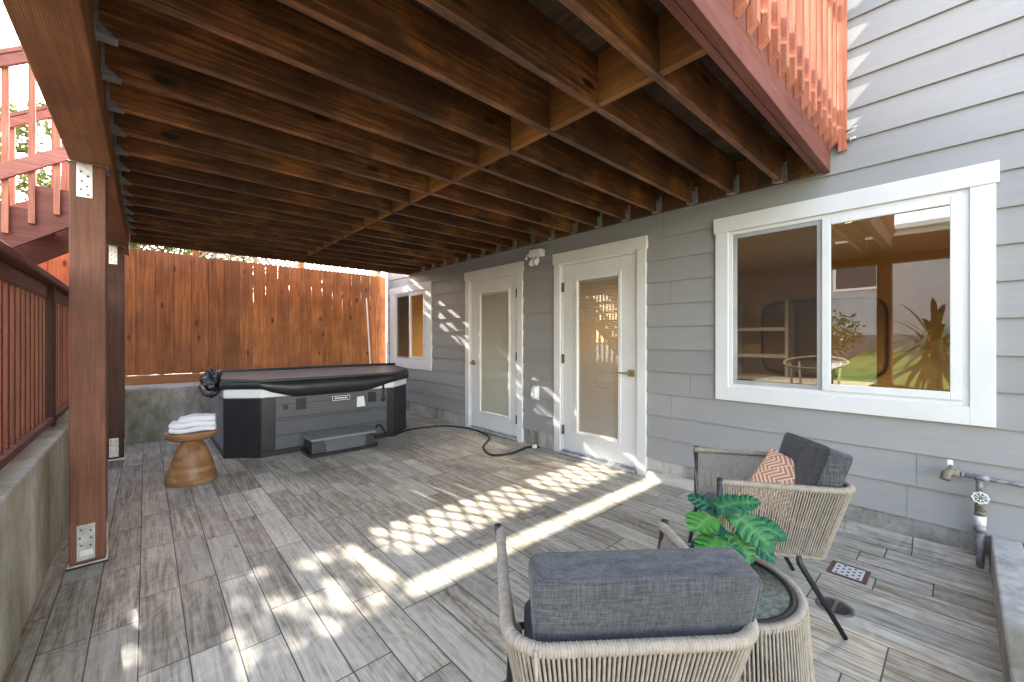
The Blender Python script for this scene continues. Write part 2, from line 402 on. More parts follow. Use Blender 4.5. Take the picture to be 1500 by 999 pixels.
def monst():
    n = N('monstera_leaf'); at = n.n.new('ShaderNodeAttribute'); at.attribute_name = 'vein'
    oi = n.n.new('ShaderNodeObjectInfo')
    a = n.noise(n.tc.outputs['Object'], 14, 4)
    base = n.ramp(n.math('ADD', n.math('MULTIPLY', oi.outputs['Random'], .75), n.math('MULTIPLY', a, .25)),
                  [(.15, (.006,.080,.058)), (.5, (.012,.115,.052)), (.85, (.055,.21,.035))])
    col = n.mix(n.math('MULTIPLY', at.outputs['Fac'], .28), base, (.22,.40,.10))
    b = n.bump(n.math('ADD', at.outputs['Fac'], n.noise(n.tc.outputs['Object'], 30, 3)), .5, .004)
    n.fin(col, .42, b, 0, .4)
    td = n.n.new('ShaderNodeBsdfTranslucent'); n.l(col, td.inputs[0]); mx = n.n.new('ShaderNodeMixShader'); mx.inputs[0].default_value = .15
    n.l(n.p.outputs[0], mx.inputs[1]); n.l(td.outputs[0], mx.inputs[2]); n.l(mx.outputs[0], n.out.inputs[0]); return n.m
M['monst'] = monst()
def tglass():
    n = N('textured_table_glass'); v = n.tc.outputs['Object']
    b = n.noise(v, 130, 3); col = n.ramp(n.noise(v, 60, 4), [(.35, (.05,.058,.048)), (.65, (.13,.145,.12))])
    return n.fin(col, .22, n.bump(b, .5, .002), 0, .6)
M['tglass'] = tglass()
M['lamp'] = emis('lit_downlight', (1,.86,.62), 14)

def setattr_face(o, name, vals):
    a = o.data.attributes.new(name, 'FLOAT', 'FACE'); a.data.foreach_set('value', vals)

# ------------------------------------------------------------------ the setting
g = G(); g.box(-.40, 3.42, -6, 6.62, -.3, 0.); g.box(-3.0, -.40, -6, 1.72, -.3, 0.)
struct('patio', g, M['tile'])
g = G(); g.box(-300, 300, -300, 300, -1.2, -.9); struct('ground', g, M['soil'])
g = G()
g.box(-.62-2.4, -.62, 1.95, 6.62, -.9, .585)      # terrace behind the low wall
g.box(-40, 12, 7.10, 60, -.9, .60); g.box(-40, -3.02, 1.95, 7.1, -.9, .59); g.box(-.60, 3.42, 6.83, 7.1, -.9, .625); g.box(-3.2, 3.42, 7.101, 7.4, -.9, .624)
struct('garden_ground', g, M['bounce_ground'])  # garden ground, paled as an added reflector for the deck underside
g = G()
def lw(u, v):
    x = -3.02 - 6*u; y = -12 + 13.95*v
    return (x, y, .42 + .5*u + .02*math.sin(3*x)*math.sin(2*y))
g.grid(lw, 24, 40); g.box(-9.0, -3.02, -12, 1.95, -.9, .40)
struct('lawn', g, M['lawn'])

# walls
def slabwall(name, label, boxes, mat, bev=.012):
    g = G()
    for b in boxes: g.box(*b)
    return tag(obj(name, g, mat, bevel=bev), label, 'wall')
slabwall('retaining_wall', 'low mossy concrete wall under the red balustrade, left of the deck posts', [(-.605, -.385, 1.74, 6.60, -.3, .64)], M['concrete'])
slabwall('retaining_wall', 'low grey concrete wall behind hot tub, below the tall board fence', [(-.384, 3.36, 6.60, 6.82, -.3, .635)], M['concrete2'])
slabwall('retaining_wall', 'concrete garden wall closing the terrace beside the lawn', [(-3.0, -.607, 1.745, 1.94, -.3, .62)], M['concrete'])
slabwall('garden_wall', 'long blue grey masonry wall at the back of the lawn', [(-9.3, -9.02, -12, 8, -.5, 1.35)], M['bluewall'])
r_ = thing('concrete_curb', 'mossy raised concrete bed edge in the corner beside the outdoor tap', 'curb', (3.0, -.6, 0))
g = G(); g.box(1.5, 3.345, -.20, -.095, -.2, .185); obj('side', g, M['found'], r_, .008)
g = G(); g.box(1.5, 3.345, -2.2, -.201, -.2, .183); obj('top', g, M['mosaic'], r_, .008)

# ------------------------------------------------------------------ house
house = thing('house', 'grey lap sided house with white trimmed windows and two glazed doors', 'house', (XW, 3, 0))
openings = [(-.105, 1.30, .77, 2.13), (1.95, 2.99, -.1, 2.10), (3.56, 4.66, -.1, 2.10), (5.64, 7.04, .75, 2.12)]
EXPO = .1935; Z0 = .171
g = G()
for k in range(33):
    za = Z0 + EXPO*k; zb = za + EXPO
    zs = sorted(set([za, zb] + [z for o in openings for z in o[2:] if za < z < zb]))
    for z0, z1 in zip(zs, zs[1:]):
        zm = (z0+z1)/2; cuts = sorted((o[0], o[1]) for o in openings if o[2] < zm < o[3])
        ys = [-9.0]
        for a, b in cuts: ys += [a, b]
        ys.append(7.14)
        for y0, y1 in zip(ys[::2], ys[1::2]):
            f = lambda z: XW - .015*(1-(z-za)/EXPO) + .001
            n_ = max(1, int((y1-y0)/1.0))
            for i in range(n_):
                a = y0+(y1-y0)*i/n_; b = y0+(y1-y0)*(i+1)/n_
                g.hexa([(f(z0),a,z0),(XW+.03,a,z0),(XW+.03,b,z0),(f(z0),b,z0),(f(z1),a,z1),(XW+.03,a,z1),(XW+.03,b,z1),(f(z1),b,z1)])
n0 = len(g.f); rj = random.Random(4)
for k in range(33):
    za = Z0 + EXPO*k; y = -8 + rj.uniform(0, 3)
    while y < 7:
        if not any(o[0]-.1 < y < o[1]+.1 and o[2] < za+EXPO and o[3] > za for o in openings):
            g.hexa([(XW-.0148,y,za+.002),(XW-.005,y,za+.002),(XW-.005,y+.0025,za+.002),(XW-.0148,y+.0025,za+.002),(XW-.0006,y,za+EXPO-.003),(XW+.004,y,za+EXPO-.003),(XW+.004,y+.0025,za+EXPO-.003),(XW-.0006,y+.0025,za+EXPO-.003)])
        y += rj.uniform(2.2, 3.6)
o = obj('siding', g, M['siding'], house); o.data.materials.append(simple('joint_caulk', (.19,.19,.19), .6))
for p_ in o.data.polygons[n0:]: p_.material_index = 1
g = G(); g.box(XW+.004, XW+.25, -9, 7.13, -.3, .169); o = obj('foundation', g, M['found'], house)
g = G(); g.box(XW-.022, XW+.05, 7.14, 7.20, .17, 6.6); obj('corner_board', g, M['white'], house, .003)
# baseboard row of tile
g = G()
y = -.09
while y < 1.9:
    g.hexa([(XW-.075,y,.001),(XW+.004,y,.001),(XW+.004,min(y+.598,1.89),.001),(XW-.075,min(y+.598,1.89),.001),(XW-.012,y,.062),(XW+.004,y,.062),(XW+.004,min(y+.598,1.89),.062),(XW-.012,min(y+.598,1.89),.062)]); y += .60
obj('tile_skirting', g, M['tile'], house)
# shell of the rest of the house
g = G()
g.box(XW+.05, 9, 7.0, 7.13, -.3, 6.5); g.box(XW+.05, 9, -9, -8.87, -.3, 6.5); g.box(8.87, 9, -9, 7.13, -.3, 6.5)
obj('outer_wall', g, M['siding'], house)
g = G(); g.prism([(XW-.35, 6.5), (XW-.35, 6.6), (6.2, 8.1), (9.4, 6.6), (9.4, 6.5)], lambda u, v, w: (u, w, v), -9.3, 7.35); obj('roof', g, M['bluewall'], house)
# interior rooms
g = G(); g.box(XW+.06, 7.6, -2.0, 6.95, -.05, .015); obj('room_floor', g, M['floorin'], house)
g = G(); g.box(XW+.06, 7.6, -2.0, 6.95, 2.36, 2.42); obj('room_ceiling', g, M['ceilp'], house)
g = G(); g.box(7.5, 7.6, -2.0, 6.95, .015, 2.36); g.box(XW+.06, 7.5, -2.1, -2.0, .015, 2.36); g.box(XW+.12, 7.5, 3.24, 3.30, .015, 2.36); g.box(XW+.06, 7.5, 6.9, 6.96, .015, 2.36)
# inner lining of the front wall
ys = [-2.0, -.03, 1.21, 2.0, 2.94, 3.62, 4.6, 5.72, 6.95]
for i, (a, b) in enumerate(zip(ys, ys[1:])):
    if i % 2 == 0: g.box(XW+.06, XW+.10, a, b, .015, 2.36)
    elif i in (1, 7): g.box(XW+.06, XW+.10, a, b, .015, .83); g.box(XW+.06, XW+.10, a, b, 2.07, 2.36)
    else: g.box(XW+.06, XW+.10, a, b, 2.08, 2.36)
obj('room_wall', g, M['mustard'], house)

def trim(y0, y1, z0, z1, w, sill, name, head=.115, ear=.012):
    # flat casing, head proud with small ears; returns part
    g = G(); x1 = XW-.026
    g.box(x1, XW+.05, y0+ear, y0+w, z0, z1-head); g.box(x1, XW+.05, y1-w, y1-ear, z0, z1-head)
    if sill: g.box(x1, XW+.05, y0+w, y1-w, z0, z0+sill)
    g.box(x1-.006, XW+.05, y0, y1, z1-head, z1)
    return obj(name, g, M['white'], house, .0025)
def frame(g, x0, x1, y0, y1, z0, z1, w, wb=None, wt=None):
    wb = w if wb is None else wb; wt = w if wt is None else wt
    g.box(x0, x1, y0, y0+w, z0, z1); g.box(x0, x1, y1-w, y1, z0, z1)
    g.box(x0, x1, y0+w, y1-w, z0, z0+wb); g.box(x0, x1, y0+w, y1-w, z1-wt, z1)
def window(y0, y1, z0, z1, w, sill, ymid, strong):
    t = trim(y0, y1, z0, z1, w, sill, 'window')
    a, b, c, d = y0+w, y1-w, z0+sill, z1-.115
    g = G(); frame(g, XW-.012, XW+.05, a, b, c, d, .028); obj('window_frame', g, M['vinyl'], t, .002)
    # fixed sash (right, nearer) and sliding sash behind a screen (left)
    g = G(); frame(g, XW-.020, XW+.02, a+.028, ymid, c+.028, d-.028, .045); obj('fixed_sash', g, M['vinyl'], t, .003)
    g = G(); g.box(XW-.002, XW+.002, a+.073, ymid-.045, c+.073, d-.073); obj('pane', g, M[strong], t)
    g = G(); frame(g, XW-.004, XW+.008, ymid, b-.028, c+.028, d-.028, .03); obj('screen_frame', g, M['greyframe'], t, .002)
    g = G(); g.box(XW+.001, XW+.002, ymid+.03, b-.058, c+.058, d-.058); obj('insect_screen', g, M['screen'], t)
    g = G(); g.box(XW+.020, XW+.024, ymid+.0, b-.03, c+.03, d-.03); obj('pane', g, M['glass'], t)
    return t
w1 = window(-.126, 1.322, .757, 2.162, .105, .10, .632, 'glass_strong'); w1['label'] = 'wide sliding window beside the chairs'
w2 = window(5.595, 7.066, .738, 2.14, .20, .135, 6.34, 'glass'); w2['label'] = 'small sliding window behind the hot tub'

def door(y0, y1, hinge_left, dark, zb):
    t = trim(y0, y1, zb, 2.15, .10, 0, 'door')
    a, b = y0+.105, y1-.105; x0 = XW+.0
    ga, gb = a+.205, b-.225
    if not dark: ga, gb = a+.175, b-.235
    za, zt = .268, 1.83
    g = G(); frame(g, XW-.008, XW+.05, a-.005, b+.005, .03, 2.035, .022, .001); obj('door_jamb', g, M['white'], t)
    g = G(); w = .022
    g.box(x0, x0+.04, a+.02, ga-.035, .045, 2.01); g.box(x0, x0+.04, gb+.035, b-.02, .045, 2.01)
    g.box(x0, x0+.04, ga-.035, gb+.035, .045, za-.035); g.box(x0, x0+.04, ga-.035, gb+.035, zt+.035, 2.01)
    obj('door_leaf', g, M['white'], t, .002)
    g = G(); frame(g, x0-.014, x0+.03, ga-.034, gb+.034, za-.034, zt+.034, .034)
    obj('glazing_frame', g, M['white'], t, .006, seg=3)
    g = G(); g.box(x0+.004, x0+.007, ga, gb, za, zt); obj('pane', g, M['glass'], t)
    g = G(); z = za+.01
    tilt = .0058 if dark else .0095
    while z < zt-.02:
        g.hexa([(x0+.010,ga+.004,z-tilt),(x0+.022,ga+.004,z+tilt),(x0+.022,gb-.004,z+tilt),(x0+.010,gb-.004,z-tilt),
                (x0+.0103,ga+.004,z-tilt+.0008),(x0+.0223,ga+.004,z+tilt+.0008),(x0+.0223,gb-.004,z+tilt+.0008),(x0+.0103,gb-.004,z-tilt+.0008)])
        z += .0165 if dark else .0155
    for yy in (ga+.1, gb-.1): g.box(x0+.015, x0+.017, yy, yy+.002, za, zt)
    g.box(x0+.008, x0+.026, ga, gb, zt-.022, zt)
    obj('blinds', g, M['blind' if dark else 'blindw'], t)
    g = G(); g.box(XW-.07, XW+.05, a, b, .004, .028); g.box(XW-.012, XW+.03, a+.02, b-.02, .029, .042); obj('threshold', g, M['galv'], t, .004)
    hy = b-.02 if hinge_left else a+.02
    for z in (1.78, 1.02, .255):
        g = G(); g.cyl((x0-.012, hy, z-.05), (x0-.012, hy, z+.05), .008); g.box(x0-.006, x0-.002, hy-.02, hy+.02, z-.048, z+.048); obj('hinge', g, M['hinge'], t)
    ky = a+.065 if hinge_left else b-.075
    g = G(); s = 1 if hinge_left else -1
    g.box(x0-.012, x0-.0005, ky-.032, ky+.032, .88, .945); g.cyl((x0-.05,ky,.912), (x0-.01,ky,.912), .012)
    g.tube([(x0-.052,ky-.004*s,.912), (x0-.055,ky+.05*s,.913), (x0-.052,ky+.12*s,.915)], [.010,.008,.006], 10)
    obj('handle', g, M['brass'], t, .002)
    return t
d2 = door(1.90, 3.03, True, True, .0); d2['label'] = 'nearer door with dark slatted blinds'
d1 = door(3.515, 4.70, False, False, .0); d1['label'] = 'farther door with closed pale blinds'

# interior things
def downlight(x, y, label):
    t = thing('ceiling_downlight', label, 'light', (x, y, 2.36), 0, 'ceiling downlights in the room behind the window')
    g = G(); g.lathe([(.062,-.012),(.085,-.010),(.088,-.001)], (0,0,0), 32); obj('trim_ring', g, M['white'], t, local=True)
    g = G(); g.lathe([(.0,-.008),(.061,-.008)], (0,0,0), 32); obj('diffuser', g, M['lamp'], t, local=True)
downlight(5.0, .75, 'round lit ceiling downlight seen through the right window pane')
downlight(5.2, 2.25, 'round lit ceiling downlight seen through the screened left pane')
downlight(5.2, 4.4, 'round lit ceiling downlight in the room behind the farther door')
downlight(5.2, 5.9, 'round lit ceiling downlight in the room behind the small window')
t = thing('wall_mirror', 'large rounded mirror with thin black rim on the mustard wall', 'mirror', (7.48, 1.45, 1.1))
g = G(); pts = []
for i in range(48):
    a = 2*math.pi*i/48; sp = lambda v: math.copysign(abs(v)**.3, v); pts.append((7.47, 1.45+.75*sp(math.cos(a)), 1.25+.55*sp(math.sin(a))))
g.tube(pts, .018, 8, closed=True); obj('rim', g, M['black'], t)
g = G(); g.prism([(p[1], p[2]) for p in pts], lambda u, v, w: (w, u, v), 7.475, 7.485); obj('panel', g, simple('smoky_mirror', (.35,.24,.10), .08, .6, .03), t)
t = thing('side_table', 'white table standing in the room behind the window', 'table', (5.6, 1.15, .015))
g = G(); g.box(-.35,.35,-.5,.5,.70,.74); obj('tabletop', g, M['white'], t, .004, True)
for sx in (-.3,.3):
    for sy in (-.45,.45): g = G(); g.box(sx-.02,sx+.02,sy-.02,sy+.02,0,.70); obj('leg', g, M['white'], t, 0, True)
for yy, lb in ((1.0, 'round rattan hoop chair nearer the right pane'), (2.0, 'round rattan hoop chair behind the screened pane')):
    t = thing('hoop_chair', lb, 'chair', (5.0, yy, .015))
    g = G(); g.tube([(.26*math.cos(a), .26*math.sin(a), .98+.05*math.cos(a)) for a in [2*math.pi*i/32 for i in range(32)]], .012, 8, closed=True); obj('hoop', g, M['rope'], t, 0, True)
    g = G(); g.lathe([(0,.52),(.2,.54),(.24,.60)], n=32); obj('seat', g, M['paleplaster'], t, 0, True)
    for k in range(4):
        a = math.pi/4 + k*math.pi/2; g = G(); g.tube([(.25*math.cos(a),.25*math.sin(a),.98), (.2*math.cos(a),.2*math.sin(a),.55), (.24*math.cos(a),.24*math.sin(a),0)], .01, 8); obj('leg', g, M['rope'], t, 0, True)
t = thing('picture_frame', 'dark framed picture on the far wall beside the bright doorway', 'picture', (7.47, 2.85, 1.4))
g = G(); g.box(7.44,7.49,2.65,3.05,1.05,1.75); obj('frame', g, M['black'], t, .004)
g = G(); g.box(7.435,7.439,2.69,3.01,1.09,1.71); obj('print', g, M['rust'], t)
t = thing('open_shelf', 'pale shelf unit with two bright boards in the room behind the screened pane', 'shelf', (7.2, 2.2, .015))
g = G(); g.box(7.1,7.49,1.75,1.79,.02,1.8); g.box(7.1,7.49,2.5,2.54,.02,1.8); obj('side_panel', g, M['white'], t)
for z in (.6, .95, 1.35): g = G(); g.box(7.1,7.49,1.79,2.5,z,z+.05); obj('shelf_board', g, M['white'], t)

# fixtures on the wall
t = thing('security_light', 'white twin lamp security light high on wall between the doors', 'light', (XW-.015, 3.26, 2.17))
g = G(); g.box(XW-.11, XW-.02, 3.15, 3.33, 2.15, 2.235); obj('housing', g, M['pot'], t, .010, seg=3)
for yy, zz in ((3.215, 2.11), (3.285, 2.10)):
    g = G(); g.cyl((XW-.07,yy,2.15), (XW-.075,yy,2.11), .012); g.tube([(XW-.073,yy,2.13),(XW-.08,yy+.002,2.11),(XW-.10,yy+.004,2.08),(XW-.112,yy+.005,2.058),(XW-.114,yy+.005,2.053)], [.016,.031,.035,.028,.01], 16); obj('lamp_head', g, M['pot'], t)
g = G(); g.tube([(XW-.07,3.33,2.195),(XW-.075,3.375,2.19)], .011, 10); g.tube([(XW-.04,3.405,2.23),(XW-.095,3.38,2.14)], [.020,.014], 12); obj('sensor', g, M['pot'], t)
t = thing('outlet_cover', 'rounded white weatherproof outlet cover low on siding between the doors', 'outlet', (XW-.015, 3.30, .6))
g = G(); g.sell(.035,.042,.068,.55, M=Matrix.Translation((XW-.03,3.305,.615))); obj('cover', g, M['pot'], t)
g = G(); g.box(XW-.022, XW-.008, 3.255, 3.355, .535, .695); obj('back_plate', g, M['vinyl'], t, .005)

t = thing('outdoor_tap', 'weathered pipe with corroded tap and white valve wheel on the siding', 'tap', (XW-.05, -.062, 0))
px = XW-.055
g = G(); g.tube([(px,-.8,.478),(px,-.3,.480),(px,-.05,.487),(px,.02,.490)], .011, 10); g.cyl((px,-.035,.486),(px,-.09,.485),.017); g.cyl((px,-.055,.49),(px,-.055,.40),.013); g.cyl((px,-.0,.488),(px,.012,.489),.016); obj('pipe', g, M['pipe'], t)
g = G(); g.cyl((px,.015,.489),(px,.055,.489),.020); g.tube([(px,.045,.50),(px-.03,.065,.485),(px-.045,.07,.455)], [.02,.020,.022], 12); g.cyl((px,.045,.49),(px-.005,.045,.535),.014,.010); obj('spout', g, M['corroded'], t)
g = G(); g.box(px-.012,px+.002,.040,.062,.530,.560); obj('tap_lever', g, M['pot'], t, .003)
g = G(); g.cyl((px,-.058,.40),(px,-.058,.30),.015,.021); g.cyl((px,-.058,.31),(px,-.058,.285),.022); g.cyl((px,-.058,.385),(px-.05,-.058,.395),.007); obj('valve_body', g, M['corroded'], t)
g = G()
ring = []
for i in range(40):
    a = 2*math.pi*i/40; rr = .028+.0022*math.cos(8*a); ring.append((px-.052, -.058+rr*math.cos(a), .392+rr*math.sin(a)))
g.tube(ring, .0034, 6, closed=True)
for i in range(8):
    a = 2*math.pi*i/8; g.tube([(px-.052,-.058+.008*math.cos(a),.392+.008*math.sin(a)), (px-.052,-.058+.027*math.cos(a),.392+.027*math.sin(a))], .0024, 5)
obj('valve_wheel', g, M['pot'], t)
g = G(); g.cyl((px,-.058,.286),(px,-.058,.235),.0225); obj('white_band', g, M['pot'], t)
g = G(); g.cyl((px,-.058,.236),(px,-.058,.20),.022); g.cyl((px,-.058,.2),(px,-.058,-.01),.0155); g.box(px,XW,-.075,-.04,.19,.21); obj('riser', g, M['pipe'], t)

# ------------------------------------------------------------------ deck
deck = thing('wood_deck', 'raised dark stained wood deck carried on posts above the patio', 'deck', (-.23, 3.2, 0))
XB0, XB1 = -.302, -.136
ZJ, ZT = 2.322, 2.557
JY = [.865 + .3075*k for k in range(18)]; YE = 6.40
g = G(); g.box(XB0, XB1, -3.0, YE-.05, 2.17, 2.49); obj('beam', g, M['beam'], deck, .006)
for k, y in enumerate(JY[:-1]):
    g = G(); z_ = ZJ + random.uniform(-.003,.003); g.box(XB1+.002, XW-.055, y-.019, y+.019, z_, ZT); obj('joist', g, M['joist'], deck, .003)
for k in range(len(JY)-1):
    a = (JY[k-1]+.0195) if k else .63; b = JY[k]-.0195
    sx = 1.60
    g = G(); g.box(sx-.019, sx+.019, a, b, ZJ+.004, ZT-.002); obj('blocking', g, M['block'], deck, .002)
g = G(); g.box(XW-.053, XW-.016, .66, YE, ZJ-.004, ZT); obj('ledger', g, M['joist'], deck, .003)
g = G(); g.box(XB0, XW-.018, .586, .626, ZJ-.008, ZT); g.box(XB1+.002 , XW-.055, .629, .662, ZJ-.004, ZT) ; obj('rim_joist', g, M['rim'], deck, .004)
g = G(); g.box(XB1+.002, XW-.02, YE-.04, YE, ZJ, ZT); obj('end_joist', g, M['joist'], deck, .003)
# the deck carries on over the bay towards the street side of the beam
for k, y in enumerate(JY[:-1]):
    # beam-side hanger: bottom seat, tapered cheek and face flange
    g = G(); x = XB1
    g.box(x+.001, x+.060, y-.026, y+.026, ZJ-.008, ZJ-.0045)
    for s in (-1, 1):
        yy = y+s*.0215
        g.hexa([(x+.001,yy-.0012,ZJ-.0045),(x+.056,yy-.0012,ZJ-.0045),(x+.056,yy+.0012,ZJ-.0045),(x+.001,yy+.0012,ZJ-.0045),
                (x+.001,yy-.0012,ZJ+.035),(x+.012,yy-.0012,ZJ+.035),(x+.012,yy+.0012,ZJ+.035),(x+.001,yy+.0012,ZJ+.035)])
        g.box(x+.001, x+.010, yy-.0012, yy+.0012, ZJ+.0352, ZJ+.16)
        g.box(x-.0005, x+.0018, min(y+s*.022,y+s*.05), max(y+s*.022,y+s*.05), ZJ-.004, ZJ+.165)
        for zz in (.02,.06,.10,.14): g.cyl((x+.001, y+s*.037, ZJ+zz), (x+.007, y+s*.037, ZJ+zz), .0045, .003, 8)
    obj('joist_hanger', g, M['galvmid'], deck)
    g = G(); x = XW-.0535
    g.box(x-.045, x-.001, y-.024, y+.024, ZJ-.008, ZJ-.0055)
    for s in (-1, 1):
        g.box(x-.0018, x-.0003, min(y+s*.0195,y+s*.046), max(y+s*.0195,y+s*.046), ZJ-.002, ZJ+.13)
        g.box(x-.045, x-.002, min(y+s*.0197,y+s*.0215), max(y+s*.0197,y+s*.0215), ZJ-.005, ZJ+.09)
    obj('joist_hanger', g, M['galv'], deck)
# deck boards
g = G(); x = XB0-.03; vals = []; rb = random.Random(3)
while x < XW-.03:
    w = .1425; y = .60
    x1 = min(x+w, XW-.02); g.box(x, x1, .57, YE, ZT+.001, ZT+.038); vals += [rb.random()]*6; x += .1445
o = obj('deck_boards', g, M['deckboard'], deck); setattr_face(o, 'board', vals)
# posts with metal caps and bases
def post(y, mat, first, face):
    g = G(); g.box(-.303, -.163, y, y+.14, .02, 2.166); p = obj('post', g, M[mat], deck, .006)
    g = G(); g.box(-.275,-.215, y-.004, y-.0005, 1.985 if first else 1.98, 2.165)
    for i, (a, b) in enumerate([(-.258,2.12),(-.232,2.10),(-.255,2.07),(-.235,2.045),(-.258,2.025),(-.232,2.0)]): g.cyl((a,y-.0045,b),(a,y-.008,b),.006,.004,8)
    g.box(-.31,-.155,y-.006,y+.146,2.1665,2.1695)
    nf = 12; cap_ = obj('post_cap', g, M['galv'], p); cap_.data.materials.append(M['galvdark'])
    for q_ in cap_.data.polygons[6:6+6*10]: q_.material_index = 1
    g = G(); g.box(-.274,-.205, y-.0045, y-.0005, .035, .225); g.box(-.310,-.156, y-.010, y+.148, .001, .019)
    g.box(-.1625,-.159,y+.03,y+.10,.02,.2)
    for i, (a, b) in enumerate([(-.258,.20),(-.222,.19),(-.262,.155),(-.22,.15),(-.258,.115),(-.222,.11)]): g.cyl((a,y-.005,b),(a,y-.009,b),.0055,.004,8)
    o = obj('post_base', g, M['galv'], p); o.data.materials.append(M['galvdark'])
    for q_ in o.data.polygons[18:18+60]: q_.material_index = 1
    if first:
        g = G(); g.box(-.262,-.212,y-.0056,y-.0046,.058,.088); obj('sticker', g, M['paper'], p)
        g = G(); g.box(-.312,-.153, y-.013, y+.15, .0005, .010); obj('base_gasket', g, M['cable'], p)
post(3.175, 'post', True, 0); post(5.76, 'postdark', False, 0); post(.60, 'post', False, 0)
# near guard with chamfered balusters
g = G()
def guard_bal(x):
    g = G(); w = .0195; y0, y1 = .5460, .5850; zb = 2.455; zt = 3.48
    g.prism([(y1, zb), (y1, zt), (y0, zt), (y0, zb+.032)], lambda u, v, q: (q, u, v), x-w, x+w)
    return obj('baluster', g, M['redz'], deck, .0015)
x = XW-.06
while x > .1: guard_bal(x); x -= .135
g = G(); g.box(-.3, XW-.02, .589, .627, ZT+.75, ZT+.84); g.box(-.3, XW-.02, .53, .67, ZT+.925, ZT+.965); g.box(-.3,XW-.02,.589,.627,ZT+.08,ZT+.17); obj('guard_rail', g, M['redx'], deck, .003)
g = G(); g.box(XW-.035, XW-.017, .50, .545, 2.43, 3.5); obj('guard_end_post', g, M['redz'], deck, .002)
g = G(); g.cyl((XW-.03,.50,2.49),(XW-.03,.455,2.495),.008); g.cyl((XW-.035,.50,2.545),(XW-.04,.45,2.56),.006); g.cyl((XW-.03,.485,2.49),(XW-.03,.480,2.49),.018,n=6); obj('bolt', g, M['galv'], deck)
# far and side guards on top of the deck
for y_ in (YE-.06,):
    g = G(); g.box(-.3, XW-.02, y_, y_+.04, ZT+.95, ZT+1.04); g.box(-.3, XW-.02, y_, y_+.04, ZT+.1, ZT+.17); obj('guard_rail', g, M['redx'], deck)

# ------------------------------------------------------------------ stair
st = thing('deck_stair', 'red stained wood stair with balustrade rising to the deck, above left wall', 'stair', (-1.8, 5.5, .6))
RUN, RISE = .268, .195
def strg(y0, y1):
    top = [(-.31, 2.46)]; x = -.31; z = 2.46
    pts = [(-.31, 2.143+.727*(.185)), (-.31, 2.46)]
    x = -.666; z = 2.46; pts.append((x, z))
    for i in range(9):
        z -= RISE; pts.append((x, z)); x -= RUN; pts.append((x, z))
    pts.append((x, .60)); pts.append((-2.62, .60))
    g = G(); g.prism(pts, lambda u, v, w: (u, w, v), y0, y1); return recalc(obj('stringer', g, M['rim'], st, .003))
strg(5.0, 5.04); strg(5.96, 6.0)
x = -.31; z = 2.46
for i in range(9):
    x1 = -.666 - RUN*(i-1) if i else -.31
    x0 = x1 - RUN if i else -.666
    g = G(); g.box(x0-.02, x1-.003, 5.041 if i else 5.041, 5.959, z-.04, z-.001); obj('tread', g, M['redx'], st, .003); z -= RISE
for y0, n_ in ((4.955, 1), (6.001, 2)):
    zt = lambda x: 3.42 + .727*(x+.84)
    zl = lambda x: 2.55 + .727*(x+.84)
    def sl(f, h, ya, yb, x0=-2.6, x1=-.31):
        g = G(); g.hexa([(x0,ya,f(x0)-h),(x1,ya,f(x1)-h),(x1,yb,f(x1)-h),(x0,yb,f(x0)-h),(x0,ya,f(x0)),(x1,ya,f(x1)),(x1,yb,f(x1)),(x0,yb,f(x0))]); return g
    ya = y0 if n_ == 1 else y0+.03
    obj('hand_rail', sl(zt, .04, ya-.05, ya+.09), M['redx'], st, .003)
    obj('upper_rail', sl(lambda x: zt(x)-.042, .09, ya-.040, ya-.002), M['redx'], st, .003)
    obj('lower_rail', sl(zl, .125, ya-.04, ya-.002), M['redx'], st, .003)
    x = -.4055
    while x > -2.6:
        g = G(); zz = 2.02+.727*(x+.84); h = .035
        g.box(x-.019, x+.019, ya, ya+.038, zz, zt(x)-.045)
        if n_ == 1: pass
        obj('baluster', g, M['redz'], st, .002); x -= .1345
g = G(); g.box(-.62,-.53, 5.965, 6.055, 2.3, 3.62); obj('newel_post', g, M['redz'], st, .003)

# ------------------------------------------------------------------ balustrade on the low wall
rl = thing('balustrade', 'dark red wood balustrade standing on the low mossy wall', 'railing', (-.5, 4, .64))
g = G(); g.box(-.545,-.455,1.80,6.5,.668,.706); obj('bottom_rail', g, M['redy'], rl, .004)
g = G(); g.box(-.520,-.482,1.80,6.5,1.49,1.578); obj('top_rail', g, M['redy'], rl, .004)
g = G(); g.box(-.57,-.43,1.75,6.55,1.580,1.620); obj('cap_rail', g, M['redy'], rl, .006)
y = 1.95
while y < 6.4:
    if min(abs(y-p) for p in (4.12, 1.86, 6.3)) > .07:
        g = G(); g.box(-.519,-.483,y-.018,y+.018,.707,1.489); obj('baluster', g, M['balus'], rl, .002)
    y += .121
for p in (1.86, 4.12, 6.3):
    g = G(); g.box(-.545,-.455,p-.045,p+.045,.645,1.579); q = obj('post', g, M['postdark'], rl, .003)
    g = G(); g.box(-.55,-.45,p-.055,p+.055,.6415,.6445); obj('post_foot', g, M['galvdark'], q)

